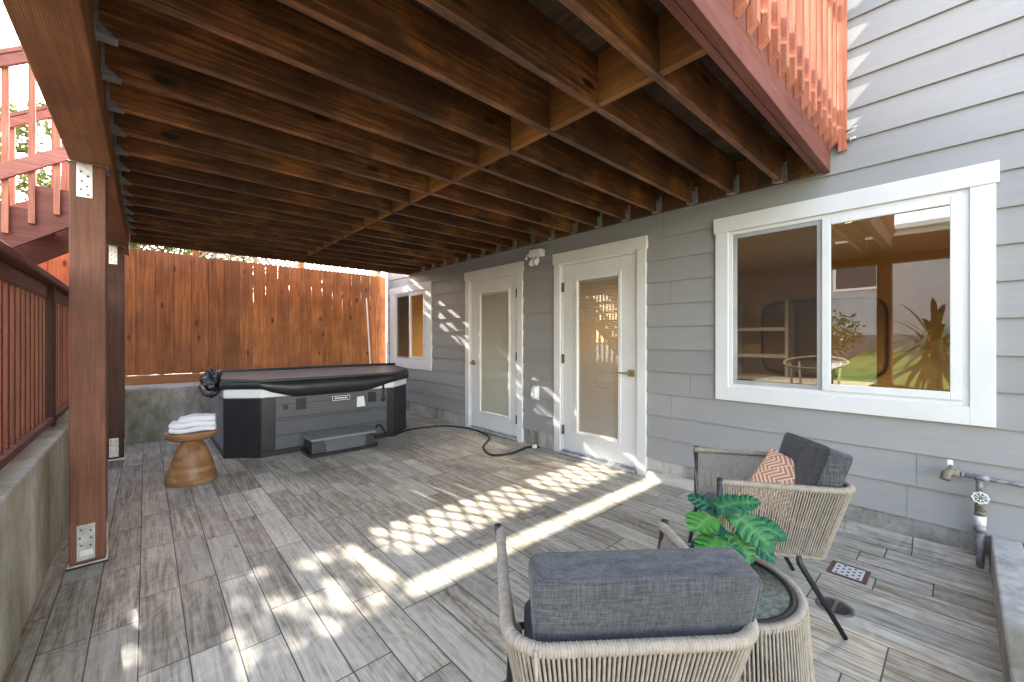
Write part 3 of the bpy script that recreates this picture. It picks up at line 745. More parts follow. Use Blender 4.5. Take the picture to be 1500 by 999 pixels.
# ------------------------------------------------------------------ fence with lattice
fn = thing('board_fence', 'tall cedar board fence with lattice top behind the hot tub', 'fence', (1, 7.15, .6))
g = G(); vals = []; rf = random.Random(11); x = -3.2; redcut = 0; BT = []
while x < 3.36:
    w = .194 if x < 1.0 else .168
    gap = .005 if x < 1.0 else .0065
    if x < 1.0: BT.append(x)
    x1 = min(x+w, 3.40); zt = 2.40 if x > .45 else 2.42
    if x > -.66 and not redcut:
        redcut = len(g.f); gr_ = g; vr_ = vals; g = G(); vals = []
    yy = 7.15 + rf.uniform(-.003,.003)
    zs = [.75+i*(zt-.75)/16 for i in range(17)]
    L = [x + gap/2 + (rf.uniform(-.7,.25)*gap if x > 1. else 0) for _ in zs]; Rr = [x1 - gap/2 + (rf.uniform(-.25,.7)*gap if x > 1. else 0) for _ in zs]
    if x > 1.:
        for i, z in enumerate(zs):
            if z < 1.65 + rf.uniform(0,.35): L[i] = x-.0005; Rr[i] = x1
    vs = []; 
    for l, r, z in zip(L, Rr, zs): vs += [(l,yy,z),(r,yy,z),(r,yy+.019,z),(l,yy+.019,z)]
    fs = [(3,2,1,0)]
    for i in range(16):
        b = i*4; fs += [(b,b+1,b+5,b+4),(b+1,b+2,b+6,b+5),(b+2,b+3,b+7,b+6),(b+3,b,b+4,b+7)]
    fs.append((64,65,66,67)); g.add(vs, fs); vals += [rf.random()*.7-(.55 if -.66 < x < .95 else -.15)]*len(fs); x += w
o = obj('boards', g, M['fence'], fn); setattr_face(o, 'board', vals)
o = obj('boards', gr_, wood('redder_fence_wood', (.36,.085,.030), (.58,.155,.055), (.72,.25,.10), 'z', .6, .8, 0, .35, .3, attr=True, knots=True), fn); setattr_face(o, 'board', vr_); o['label'] = 'redder boards behind the balustrade'  # left end boards: redder and brighter base colour than the rest
g = G()
for b_ in BT: g.box(b_-.03, b_+.03, 7.1735, 7.19, .76, 2.38)
obj('back_batten', g, M['joist'], fn)
g = G(); g.box(-3.2, 3.335, 7.125, 7.149, .625, .748); obj('kickboard', g, M['kick'], fn, .003)
g = G(); g.box(-3.2, 3.335, 7.192, 7.23, 1.2, 1.29); g.box(-3.2, 3.335, 7.192, 7.23, 2.1, 2.19); obj('back_rail', g, M['kick'], fn)
g = G(); g.box(.52, 3.335, 7.12, 7.20, 2.645, 2.73); obj('lattice_cap', g, M['kick'], fn, .003)
g = G(); zlo, zhi = 2.38, 2.645; hh = zhi-zlo
for s, y_ in ((1, 7.172), (-1, 7.180)):
    x = -3.6
    while x < 3.4:
        a, b = (x, x+hh) if s > 0 else (x+hh, x)
        if max(a, b)+.04 < 3.335 and min(a, b) > .52:
            g.hexa([(a,y_,zlo),(a+.036,y_,zlo),(a+.036,y_+.007,zlo),(a,y_+.007,zlo),(b,y_,zhi),(b+.036,y_,zhi),(b+.036,y_+.007,zhi),(b,y_+.007,zhi)])
        x += .138
obj('lattice', g, simple('whitewashed_lattice', (.55,.44,.34), .7, var=.1), fn)
for x in (-3.2, -1.6, .5, 1.9, 3.25):
    g = G(); g.box(x, x+.085, 7.232, 7.32, .3, 2.72 if x > .4 else 2.38); obj('fence_post', g, M['kick'], fn)
g = G(); g.tube([(3.06,7.26,.63),(3.04,7.27,1.0),(3.005,7.325,1.97)], .0115, 10)
tag(obj('white_pole', g, M['pot']), 'thin white pole leaning on the fence behind the hot tub', 'pole')

fn.location.y += .20
# ------------------------------------------------------------------ hot tub
tub = thing('hot_tub', 'grey and black hot tub under a folded black vinyl cover', 'hot tub', (1.64, 5.6, 0))
def octo(o=0., yb=6.50):
    return [(.89-o*.4, 4.875-o), (2.35+o*.4, 4.875-o), (2.665+o, 5.155-o*.4), (2.665+o, yb-.25), (2.35, yb+o), (.9, yb+o), (.605-o, yb-.25), (.605-o, 5.10-o*.4)]
P3 = lambda u, v, w: (u, v, w)
def prism_o(name, o, z0, z1, mat, par, bev=.004, yb=6.5):
    g = G(); g.prism(octo(o, yb), P3, z0, z1); return recalc(obj(name, g, mat, par, bev))
prism_o('base', .012, .002, .055, M['black'], tub)
body = prism_o('body', 0, .056, .615, M['tubpanel'], tub)
rimt = prism_o('acrylic_rim', .012, .616, .712, M['tubwhite'], tub, .015)
# black corner cabinets wrapping the chamfers
def wrap(pts, z0, z1, off, name, mat, par, taper=0):
    g = G()
    for i in range(len(pts)-1):
        (ax, ay), (bx, by) = pts[i], pts[i+1]
        d = Vector((bx-ax, by-ay, 0)).normalized(); nn = Vector((d.y, -d.x, 0))*off
        ta = taper if i == 0 else 0; tb = taper if i == len(pts)-2 else 0
        A = Vector((ax,ay,0)); B = Vector((bx,by,0)); e = .0008*nn.normalized()
        g.hexa([A+e+Vector((0,0,z0)), A+nn+Vector((0,0,z0)), B+nn+Vector((0,0,z0)), B+e+Vector((0,0,z0)),
                A+e+d*ta+Vector((0,0,z1)), A+nn+d*ta+Vector((0,0,z1)), B+nn-d*tb+Vector((0,0,z1)), B+e-d*tb+Vector((0,0,z1))])
    return recalc(obj(name, g, mat, par, .003))
q = wrap([(.605,5.17),(.605,5.10),(.89,4.875),(1.02,4.875)], .057, .614, .009, 'corner_panel', M['black'], tub)
wrap([(2.26,4.875),(2.35,4.875),(2.665,5.155),(2.665,5.3)], .057, .614, .009, 'corner_panel', M['black'], tub)
wrap([(.605,6.2),(.605,5.171)], .057, .614, .006, 'side_panel', M['tubgrey'], tub)
g = G()
for z in (.20, .36, .385, .53): g.box(1.022, 2.258, 4.8695, 4.8745, z, z+.006)
obj('panel_groove', g, M['black'], tub)
for xx in (1.27, 2.07):
    g = G(); g.box(xx-.05, xx+.05, 4.862, 4.8745, .46, .585); v = obj('vent', g, M['black'], tub, .008, seg=3)
    g = G(); g.box(xx-.034, xx+.034, 4.858, 4.8615, .475, .57); obj('vent_grille', g, M['cable'], v, .003)
g = G(); g.cyl((1.115,4.8745,.50),(1.115,4.862,.50),.027,n=24); obj('port', g, M['black'], tub)
g = G(); g.box(2.195,2.225,4.86,4.8745,.48,.66); g.cyl((2.21,4.874,.485),(2.21,4.855,.485),.032,n=20); obj('strap_clip', g, M['black'], tub, .003)
g = G(); g.box(1.66,1.685,4.8665,4.8745,.52,.565); 
g = G(); g.box(1.60,1.80,4.8685,4.8745,.520,.572); b_ = obj('badge', g, M['pot'], tub, .002)
g = G(); g.box(1.605,1.795,4.8672,4.8684,.526,.566); bb = obj('badge_face', g, M['black'], b_)
g = G()
for i in range(8): g.box(1.625+i*.019, 1.638+i*.019, 4.8662, 4.8671, .537, .555)
obj('badge_lettering', g, M['pot'], b_)
g = G(); g.hexa([(1.88,4.868,.42),(1.985,4.868,.42),(1.985,4.869,.42),(1.88,4.869,.42),(1.885,4.868,.54),(1.965,4.868,.545),(1.965,4.869,.545),(1.885,4.869,.54)]); obj('paper_notice', g, M['paper'], tub)
# cover: tapered halves folding at the middle line
def cov():
    g = G(); e = .03; YF = 5.62
    F = [(.605-e,5.62),(.605-e,5.10-.012),(.89-.012,4.875-e),(2.35+.012,4.875-e),(2.665+e,5.155-.012),(2.665+e,5.62)]
    zt = lambda y: .812 + .055*(y-4.84)/(YF-4.84)
    n = len(F)
    vs = [(x,y,.722) for x,y in F] + [(x,y,zt(y)) for x,y in F]
    fs = [tuple(range(n))[::-1], tuple(range(n,2*n))] + [(i,(i+1)%n,n+(i+1)%n,n+i) for i in range(n)]
    g.add(vs, fs)
    return g
cv = recalc(obj('cover', cov(), M['covertop'], tub, .018, seg=4))
g = G(); e = .03
B = [(.605-e,5.64),(2.665+e,5.64),(2.665+e,6.27),(2.35,6.53),(.9,6.53),(.605-e,6.27)]
zt = lambda y: .862 - .05*(y-5.64)/.9
n_ = 6; g.add([(x,y,.722) for x,y in B]+[(x,y,zt(y)) for x,y in B], [tuple(range(n_))[::-1], tuple(range(n_,2*n_))]+[(i,(i+1)%n_,n_+(i+1)%n_,n_+i) for i in range(n_)])
obj('cover_back_half', g, M['cover'], tub, .018, seg=4)
# side band + hanging skirt
g = G()
F = [(.571,5.62),(.571,5.085),(.876,4.838),(2.364,4.838),(2.699,5.14),(2.699,5.62)]
def band(pts, zt_, zb_, off, n=14):
    P = []
    for i in range(len(pts)-1):
        for k in range(n):
            t = k/n; P.append((pts[i][0]+(pts[i+1][0]-pts[i][0])*t, pts[i][1]+(pts[i+1][1]-pts[i][1])*t, i+t))
    P.append((*pts[-1], len(pts)-1.))
    ro = []
    for (x, y, s) in P:
        c = Vector((1.64, 5.6, 0)); d = (Vector((x,y,0))-c).normalized()*off
        ro.append([Vector((x,y,0))+d+Vector((0,0,zt_)), Vector((x,y,0))+d*(1+.5*math.sin(s*9))+Vector((0,0,(zt_+zb_(s))/2)), Vector((x,y,0))+d*(1.-.4*math.sin(s*13))+Vector((0,0,zb_(s)))])
    vs = [p for r in ro for p in r]; fs = []
    for i in range(len(ro)-1):
        for j in range(2): fs.append((i*3+j, i*3+j+1, (i+1)*3+j+1, (i+1)*3+j))
    return vs, fs
def skirt(s):
    # low in the middle of each side, lifted at the chamfered corners
    if s < 1: return .70
    if s < 2: return .722
    if s < 3:
        t = s-2; return .722 - .112*min(1, t/.22)**.8*min(1, max(0,(1-t))/.30+.15)
    return .70
vs, fs = band(F, .79, skirt, .006); g.add(vs, fs, True)
o = obj('cover_skirt', g, M['cover'], tub); sm = o.modifiers.new('solid', 'SOLIDIFY'); sm.thickness = .006
g = G(); g.tube([(.47,5.60,.72),(.45,5.58,.80),(.49,5.56,.852),(.60,5.56,.868),(1.6,5.55,.880),(2.62,5.55,.878),(2.70,5.55,.872)], [.016,.018,.018,.016,.014,.014,.016], 12)
obj('cover_lifter_bar', g, M['black'], tub)
# bunched vinyl at the left end
g = G(); rk = random.Random(5)
def blob(u, v):
    a = 2*math.pi*u; t = v
    r = (.022+.065*math.sin(math.pi*min(1, t*1.05))**.7)*(1+.28*math.sin(a*5+t*9)+.15*math.sin(a*9-t*14))
    return (.545+.9*r*math.cos(a)-.03*t, 5.16+.36*t+.0*r, .755+.05*math.sin(t*3)+1.15*r*math.sin(a))
g.grid(blob, 40, 24); g.tube([(.56,5.12,.70),(.50,5.15,.66),(.47,5.3,.67),(.45,5.45,.72),(.50,5.5,.80),(.545,5.4,.84)], [.02,.035,.04,.036,.03,.02], 10)
obj('cover_gather', g, M['cover'], tub)

# tub step
t = thing('tub_step', 'low black step with grey top in front of the hot tub', 'step', (1.6, 4.7, 0))
g = G(); g.hexa([(1.27,4.50,.035),(1.95,4.50,.035),(1.93,4.85,.035),(1.29,4.85,.035),(1.285,4.52,.165),(1.935,4.52,.165),(1.92,4.85,.165),(1.30,4.85,.165)]); obj('body', g, M['black'], t, .006)
g = G(); g.box(1.255,1.965,4.485,4.86,.0,.034); obj('base', g, M['black'], t, .004)
g = G(); g.box(1.265,1.955,4.492,4.86,.166,.192); obj('tread', g, M['stepgrey'], t, .008, seg=3)
g = G(); g.hexa([(1.42,4.4935,.04),(1.83,4.4935,.04),(1.83,4.4995,.04),(1.42,4.4995,.04),(1.40,4.5125,.163),(1.85,4.5125,.163),(1.85,4.5185,.163),(1.40,4.5185,.163)]); obj('front_panel', g, M['tubpanel'], t)
g = G(); g.cyl((1.975,4.55,.025),(1.995,4.55,.025),.022); obj('foot', g, M['black'], t)

# cable
def spline(pts, n=10):
    out = []
    for i in range(len(pts)-1):
        p0 = Vector(pts[max(0,i-1)]); p1 = Vector(pts[i]); p2 = Vector(pts[i+1]); p3 = Vector(pts[min(len(pts)-1,i+2)])
        for k in range(n):
            t = k/n; out.append(.5*((2*p1)+(p2-p0)*t+(2*p0-5*p1+4*p2-p3)*t*t+(3*p1-p0-3*p2+p3)*t**3))
    out.append(Vector(pts[-1])); return out
t = thing('power_cable', 'black cable looping over the tiles from hot tub to the doors', 'cable', (2.9, 4, 0))
g = G(); g.tube(spline([(2.12,4.865,.14),(2.125,4.84,.17),(2.17,4.835,.16),(2.24,4.83,.05),(2.317,4.84,.012),(2.686,5.02,.011),(3.129,4.90,.011),(3.29,4.515,.011),(3.197,3.986,.011),(2.847,3.648,.011),(2.709,3.332,.011),(2.877,3.24,.011),(3.03,3.26,.011),(3.22,3.30,.011),(3.30,3.20,.013)]), .011, 10); obj('cord', g, M['cable'], t)
g = G(); g.hexa([(3.20,3.21,.018),(3.25,3.19,.018),(3.27,3.225,.018),(3.22,3.245,.018),(3.19,3.20,.055),(3.235,3.19,.06),(3.237,3.192,.06),(3.192,3.202,.055)]); obj('paper_tag', g, M['paper'], t)

# drains
t = thing('floor_vent', 'rusty framed rectangular white grate set in the tiles behind table', 'vent', (2.745, .40, 0))
def rq(a, b, z0, z1, rot=-.0):
    return
g = G(); frame_pts = (2.665,2.825,.325,.485)
a0,a1,b0,b1 = frame_pts
g.box(a0,a0+.014,b0,b1,.0,.006); g.box(a1-.014,a1,b0,b1,.0,.006); g.box(a0+.014,a1-.014,b0,b0+.02,.0,.006); g.box(a0+.014,a1-.014,b1-.02,b1,.0,.006); obj('frame', g, M['rust'], t, .002)
g = G(); g.box(a0+.014,a1-.014,b0+.02,b1-.02,.0,.004); gp = obj('grate', g, M['paleplaster'], t)
g = G()
for i in range(6):
    for j in range(5):
        if (i+j) % 2 == 0: cx = a0+.03+i*.020; cy = b0+.036+j*.022; g.box(cx-.007,cx+.007,cy-.005,cy+.005,.0042,.0052)
obj('grate_slots', g, M['black'], gp)
t = thing('floor_drain', 'round rusty iron drain cover in the tiles beside the chair leg', 'drain', (2.34, .395, 0))
g = G(); g.lathe([(0,.003),(.060,.003),(.062,.006),(.070,.006),(.072,.0)], n=48); obj('cover', g, simple('worn_drain_iron', (.20,.165,.135), .65, .3, .3, 30), t, 0, True)
g = G()
for i in range(9):
    xx = -.050+i*.0125; hw = math.sqrt(.056**2-xx*xx); g.box(xx-.0035,xx+.0035,-hw,-.006,.0036,.0046); g.box(xx-.0035,xx+.0035,.006,hw,.0036,.0046)
obj('slots', g, M['black'], t, 0, True)

# ------------------------------------------------------------------ stool and towels
t = thing('side_stool', 'hourglass shaped round wooden stool beside hot tub', 'stool', (.30, 4.50, 0))
g = G(); g.lathe([(0,.0),(.178,.0),(.184,.006),(.174,.06),(.146,.17),(.112,.27),(.088,.315),(.070,.345),(.06,.36),(0,.36)], n=64); obj('pedestal', g, M['stool'], t, 0, True)
g = G(); g.lathe([(0,.352),(.09,.353),(.145,.365),(.178,.388),(.188,.410),(.190,.428),(.184,.434),(.172,.430),(0,.428)], n=64); obj('seat', g, M['stool'], t, 0, True)
t = thing('towel_stack', 'folded white towels stacked on the wooden stool', 'towels', (.31, 4.50, .431), R(-8)); t.scale = (1, 1, 1.35)
for k, (hx, hy, z, ty) in enumerate([(.150,.105,.018,0),(.148,.102,.050,.004),(.118,.098,.080,0)]):
    g = G()
    def tw(u, v, hx=hx, hy=hy, z=z, k=k):
        a = 2*math.pi*v; sp = lambda q, e: math.copysign(abs(q)**e, q)
        x = (u*2-1); yy = hy*sp(math.cos(a), .45); zz = .0165*sp(math.sin(a), .5)
        fall = 1-.25*abs(x)**6
        return (hx*x + (.03 if k == 2 else 0), yy*(1-.05*abs(x)**4), z + zz*fall*(1+.10*math.sin(7*x+k*2)) + .004*math.sin(4*x+k) + .003*math.sin(9*yy/hy+k))
    g.grid(tw, 28, 28)
    b0 = len(g.v)-29*29
    obj('towel', g, M['towel'], t, 0, True)
    o = bpy.context.scene.collection.objects[-1]
# towel ends closed by rounded folds
for k, (hx, hy, z, ox) in enumerate([(.150,.103,.018,0),(.148,.100,.050,0),(.118,.096,.080,.03)]):
    for s in (-1, 1):
        g = G(); g.tube([(ox+s*(hx-.002), yy, z+.004*math.sin(4*s+k)) for yy in [-.9*hy+1.8*hy*i/8 for i in range(9)]], [.010]+[.0135+.0015*math.sin(i*2+k) for i in range(7)]+[.010], 12); obj('towel_fold', g, M['towel'], t, 0, True)

# ------------------------------------------------------------------ rope chairs
def upath(hw, yb, yf, r, z, n=10):
    p = [(-hw, yf, z), (-hw, yb+r, z)]
    for i in range(1, n+1):
        a = math.pi + (math.pi/2)*i/n; p.append((-hw+r+r*math.cos(a), yb+r+r*math.sin(a), z))
    p.append((hw-r, yb, z))
    for i in range(1, n+1):
        a = -math.pi/2 + (math.pi/2)*i/n; p.append((hw-r+r*math.cos(a), yb+r+r*math.sin(a), z))
    p.append((hw, yf, z)); return [Vector(q) for q in p]
def resample(path, ds):
    L = [0]
    for a, b in zip(path, path[1:]): L.append(L[-1]+(b-a).length)
    n = max(2, int(L[-1]/ds)); out = []; j = 0
    for i in range(n+1):
        s = L[-1]*i/n
        while j < len(L)-2 and L[j+1] < s: j += 1
        t = (s-L[j])/max(1e-9, L[j+1]-L[j]); out.append(path[j].lerp(path[j+1], min(1, t)))
    return out
def wrapped(g, path, r, pitch, closed=False, n=10):
    p = resample(path, pitch/4); rr = [r + .0024*(abs(math.sin(math.pi*i/4))) + .0004*math.sin(i*.7) for i in range(len(p))]
    if closed: p = p[:-1]; rr = rr[:-1]
    g.tube(p, rr, n, closed=closed)
def cushion(parent, name, a, b, c, Mx, mat, pip=True, e=.13):
    g = G(); g.sell(a, b, c, e, 96, 48, None, .22)
    if name == 'back_cushion': g.v = [(x*(1+.055*y/b), y, z) for x, y, z in g.v]
    g.v = [tuple(Mx @ Vector(q)) for q in g.v]; o = obj(name, g, mat, parent, 0, True)
    if pip:
        g = G()
        for s in (-1, 1):
            pts = []
            for i in range(80):
                u = 2*math.pi*i/80; sp = lambda v: math.copysign(abs(v)**e, v)
                pts.append(Mx @ Vector((a*.985*(1+(.055*math.copysign(abs(math.sin(u))**e, math.sin(u)) if name == 'back_cushion' else 0))*sp(math.cos(u)), b*.985*sp(math.sin(u)), s*c*.80)))
            g.tube(pts, .0032, 6, closed=True)
        obj('piping', g, mat, o, 0, True)
    return o
def chair(label, loc, rz, lean):
    t = thing('rope_armchair', label, 'chair', loc, rz, 'rope armchairs around the small table')
    ZR, ZB = .605, .30; HW, YB, YF = .268, -.262, .265
    rim = upath(HW, YB, YF, .085, ZR); low = upath(HW-.055, YB+.085, YF-.02, .06, ZB)
    g = G(); wrapped(g, rim, .0125, .0068); obj('rim_wrap', g, M['rope'], t, 0, True)
    g = G(); wrapped(g, low, .0105, .0068); obj('lower_wrap', g, M['rope'], t, 0, True)
    A = resample(rim, .0100); nA = len(A); B = resample(low, sum((b-a).length for a, b in zip(low, low[1:]))/(nA-1)*.9999)
    g = G(); rr = random.Random(int(loc[0]*100))
    for i in range(nA):
        a = A[i]; b = B[min(i*(len(B)-1)//(nA-1), len(B)-1)]
        f = i*(len(B)-1)/(nA-1); j = min(int(f), len(B)-2); b = B[j].lerp(B[j+1], f-j)
        mid = (a+b)/2 + Vector((rr.uniform(-.001,.001), rr.uniform(-.001,.001), 0)); out = Vector((a.x, a.y, 0)); out = out.normalized()*.010
        g.tube([a+out*.9, mid+out*.7, b+out*.9], .0035, 6, False)
    # a few loose ends of rope
    if loc[0] < 1.5: g.tube([A[nA//3+4]+Vector((0,-.016,.008)), A[nA//3+4]+Vector((.003,-.018,-.06)), A[nA//3+4]+Vector((-.004,-.012,-.10))], .0036, 6)
    obj('rope_weave', g, M['rope'], t, 0, True)
    g = G(); bw = Vector((.011,0,0))
    for s in (-1, 1):
        fl = G(); fl.tube([(s*(HW+.009),YF-.010,ZR+.018),(s*(HW-.036),YF-.004,ZB),(s*(HW-.030),YF+.045,.004)], [.011,.011,.010], 12); obj('leg', fl, M['metal'], t, 0, True)
        rl_ = G(); rl_.tube([(s*(HW-.052),YB+.20,ZB+.004),(s*(HW-.048),YB+.195,ZB-.028),(s*(HW-.010),YB+.045,.004)], [.0125,.0125,.0095], 12); obj('leg', rl_, M['metal'], t, 0, True)
    g.tube([(-.21,YF-.02,ZB),(.21,YF-.02,ZB)], .011, 10)
    for yy in (-.1, .05, .18): g.tube([(-.21,yy,ZB),(.21,yy,ZB)], .007, 8)
    obj('frame', g, M['metal'], t, 0, True)
    cushion(t, 'seat_cushion', .200, .192, .042, Matrix.Translation((0,.050,ZB+.062)), M['fabricdark'], e=.3)
    Mx = Matrix.Translation((0+lean[0], lean[1], lean[2])) @ Matrix.Rotation(lean[4], 4, 'Y') @ Matrix.Rotation(R(90)+lean[3], 4, 'X')
    cushion(t, 'back_cushion', .233, .172, .050, Mx, M['fabric'])
    return t
chair('rope armchair seen from behind at the bottom of the picture, no throw pillow', (.903,.637,0), R(-38.7), (.024,-.172,.572,R(11),0))
c2 = chair('rope armchair by the siding with an orange zigzag pillow on it', (2.215,.645,0), R(33.4), (.0,-.165,.578,R(19),R(4)))
# throw pillow resting in the second chair
def pillowm():
    g = G(); a = .165
    def face(s):
        def f(u, v):
            x = u*2-1; y = v*2-1; e = max(0, (1-x*x)*(1-y*y)); k = 1-.09*(1-abs(x)**2)*abs(y)**3 
            k2 = 1-.09*(1-abs(y)**2)*abs(x)**3
            return (a*x*k2, a*y*k, s*.062*e**.42)
        return f
    g.grid(face(1), 28, 28); n0 = len(g.f); g.grid(face(-1), 28, 28)
    g.f[n0:] = [f[::-1] for f in g.f[n0:]]
    return g
p = obj('throw_pillow', pillowm(), M['chev']); tag(p, 'orange and cream zigzag throw pillow standing on the seat of a rope armchair', 'pillow')
nz = Vector((-.72,.12,.62)).normalized(); ax = Vector((.743,-.669,0)); ax = (ax-nz*ax.dot(nz)).normalized(); ay = nz.cross(ax)
p.matrix_world = Matrix.Translation((2.262,.568,.515)) @ Matrix((ax,ay,nz)).transposed().to_4x4() @ Matrix.Rotation(R(32), 4, 'Z')

# ------------------------------------------------------------------ side table
t = thing('rope_side_table', 'small round rope table with dark glass top between the chairs', 'table', (1.46,.56,0))
def circ(r, z, n=64): return [Vector((r*math.cos(2*math.pi*i/n), r*math.sin(2*math.pi*i/n), z)) for i in range(n+1)]
g = G(); wrapped(g, circ(.232,.395), .0125, .0068, True); obj('rim_wrap', g, M['rope'], t, 0, True)
g = G(); wrapped(g, circ(.268,.02), .0105, .0068, True); obj('base_wrap', g, M['rope'], t, 0, True)
g = G()
for i in range(132):
    a = 2*math.pi*i/132; c_, s_ = math.cos(a), math.sin(a); rj = random.uniform(-.001,.001)
    g.tube([(.244*c_,.244*s_,.40),((.257+rj)*c_,(.257+rj)*s_,.21),(.277*c_,.277*s_,.02)], .0034, 6, False)
obj('rope_weave', g, M['rope'], t, 0, True)
g = G(); g.lathe([(.198,.399),(.206,.406),(.218,.406),(.221,.398),(.218,.385),(.198,.385),(.198,.399)], n=72); obj('glass_seat_ring', g, M['metal'], t, 0, True)
g = G(); g.lathe([(0,.396),(.198,.396),(.2,.400),(.198,.403),(0,.403)], n=72); obj('glass_top', g, M['tglass'], t, 0, True)
for k in range(4):
    g = G(); a = math.pi/4+k*math.pi/2; g.tube([(.225*math.cos(a),.225*math.sin(a),.39),(.262*math.cos(a),.262*math.sin(a),.012)], .009, 8); obj('leg', g, M['metal'], t, 0, True)

# potted plant
pl = thing('potted_plant', 'artificial split-leaf plant in a white pot on the table', 'plant', (1.575,.583,.404))
g = G(); g.lathe([(0,.0),(.040,.0),(.046,.02),(.052,.085),(.055,.09),(.050,.09),(.046,.075),(0,.072)], n=40); obj('pot', g, M['pot'], pl, 0, True)
rl2 = random.Random(21); rt = Vector((.743,-.669,0)); fw = Vector((.669,.743,0)); up = Vector((0,0,1))
def mleaf(base, tip, L, Wd, roll, droop, sgn=1):
    # base: leaf joint, tip direction, split lobes along both sides
    base = Vector(base); d = Vector(tip).normalized(); hint = -fw*.75+up*.65; hint = Matrix.Rotation(roll, 3, d) @ hint; nrm = (hint-d*hint.dot(d)).normalized(); side = d.cross(nrm).normalized()
    g = G(); vein = []; n = 60; rows = []; L *= .86; Wd *= .84; droop *= .8
    for i in range(n+1):
        t = i/n
        w = 1.05*Wd*(math.sin(math.pi*min(1, (t*.93+.07)))**.62)*(1.15-.35*t)
        c = base + d*(L*(t-.10)) + nrm*(-droop*L*(t**2))
        row = []
        for s in (-1, 1):
            ph = t*5.0 + (.4 if s > 0 else 0); fr = ph % 1
            notch = 1.
            if .34 < t < .88 and fr < .11: notch = .45 + .5*abs(fr-.055)/.055
            ww = w*notch
            back = -L*.10*max(0, .35-t)/.35*1.6
            fwd = L*.13*(1 if t > .1 else 0)
            for q in (.33, .66, 1.):
                off = side*(s*ww*q) + d*(fwd*q*q + back*q) - nrm*(.22*ww*q*q + .003*math.sin(ph*6.28)*q) + nrm*(.10*ww*q)
                row.append(c+off)
        rows.append([row[2],row[1],row[0],c,row[3],row[4],row[5]])
        vv = .0 
        near = 1 if (t*5.0+.5) % 1 < .10 else 0
        vein.append([0,near*.5,near*.8,1,near*.8,near*.5,0])
    vs = [p for r in rows for p in r]; fs = []
    for i in range(n):
        for j in range(6): fs.append((i*7+j,i*7+j+1,(i+1)*7+j+1,(i+1)*7+j))
    g.add(vs, fs, True)
    o = obj('leaf', g, M['monst'], pl, 0, True)
    a = o.data.attributes.new('vein', 'FLOAT', 'POINT'); a.data.foreach_set('value', [x for r in vein for x in r])
    g = G(); s0 = Vector((rl2.uniform(-.01,.01), rl2.uniform(-.01,.01), .075)); m_ = (s0+base)/2+Vector((0,0,.02))
    g.tube([s0, m_, base], .0022, 6); obj('stem', g, simple('leaf_stem_green', (.20,.30,.06), .4) if 'stemm' not in M else M['stemm'], pl, 0, True)
M['stemm'] = simple('leaf_stem', (.24,.33,.07), .4)
def L_(r, u, f, dr, du, df, L, W, roll=0, dp=.25): mleaf(rt*r+up*u+fw*f, rt*dr+up*du+fw*df, L, W, roll, dp)
L_(-.075,.185,-.03, -.8,.05,-.65, .125,.062, .5,.35)     # upper left dark
L_(-.065,.125,-.06, -.75,-.35,-.6, .12,.058, .4,.3)
L_(-.01,.20,.02, .9,.30,.1, .135,.055, -.5,.25)          # upper centre pale
L_(-.02,.185,.05, -.6,.30,.5, .11,.045, .3,.2)
L_(.02,.195,-.07, .45,-.40,-.75, .135,.062, 0,.2)        # large dark centre
L_(-.03,.115,-.08, -.35,-.45,-.8, .12,.055, .2,.2)
L_(.105,.150,0, .85,-.10,-.5, .12,.056, -.3,.4)          # right pale
L_(.07,.12,-.04, .6,-.5,-.5, .115,.05, -.2,.3)
L_(-.01,.10,-.06, .1,-.65,-.75, .11,.05, 0,.2)
L_(.03,.15,.07, .5,.25,.8, .11,.05, 0,.3)
L_(-.05,.155,-.02, -.2,.1,-.6, .10,.045, .2,.3)
L_(.00,.135,-.07, .2,-.5,-.6, .10,.048, .1,.2)
L_(-.08,.10,-.03, -.6,-.5,-.4, .10,.045, .3,.3)
L_(.06,.21,.03, .6,.25,-.3, .085,.04, -.3,.3)

# ------------------------------------------------------------------ vegetation
def crown(name, parent, clumps, leafsz, mat, seed, local=False):
    rc = random.Random(seed); g = G(); vals = []
    for (cx, cy, cz, rx, ry, rz, n) in clumps:
        for _ in range(n):
            while True:
                a = Vector((rc.uniform(-1,1), rc.uniform(-1,1), rc.uniform(-1,1)))
                if .35 < a.length < 1: break
            p = Vector((cx+a.x*rx, cy+a.y*ry, cz+a.z*rz)); s = leafsz*rc.uniform(.6,1.4)
            u = Vector((rc.gauss(0,1), rc.gauss(0,1), rc.gauss(0,.7))).normalized(); w = u.orthogonal().normalized()
            w = Matrix.Rotation(rc.uniform(0,6.28), 3, u) @ w
            g.add([p, p+u*s*.5+w*s*.22, p+u*s, p+u*s*.5-w*s*.22], [(0,1,2,3)]); vals.append(rc.random())
    o = obj(name, g, mat, parent); setattr_face(o, 'board', vals); return o
def tree(label, x, y, z, h, clumps, leafsz, seed, mat='leaf', group='trees beyond the board fence'):
    t = thing('broadleaf_tree', label, 'tree', (x, y, z), 0, group)
    rc = random.Random(seed); g = G(); top = Vector((x+rc.uniform(-.2,.2), y, z+h))
    g.tube([(x,y,z),(x+.05,y+.03,z+h*.5),top], [.11,.08,.05], 10)
    for c in clumps: g.tube([(x+.03,y,z+h*.55), ((x+c[0])/2,(y+c[1])/2,(z+h*.6+c[2])/2), (c[0],c[1],c[2])], [.05,.03,.012], 7)
    obj('trunk', g, M['bark'], t); crown('crown', t, clumps, leafsz, M[mat], seed)
cl = []
rq_ = random.Random(2)
tree('leafy tree over the fence, seen between the stair balusters', -2.6, 10.0, .6, 3.6,
     [(-3.4+rq_.uniform(-.6,.6)+i*.42, 10+rq_.uniform(-.6,.6), 3.9+rq_.uniform(-1.2,1.0), .65,.5,.6, 700) for i in range(9)], .14, 5)
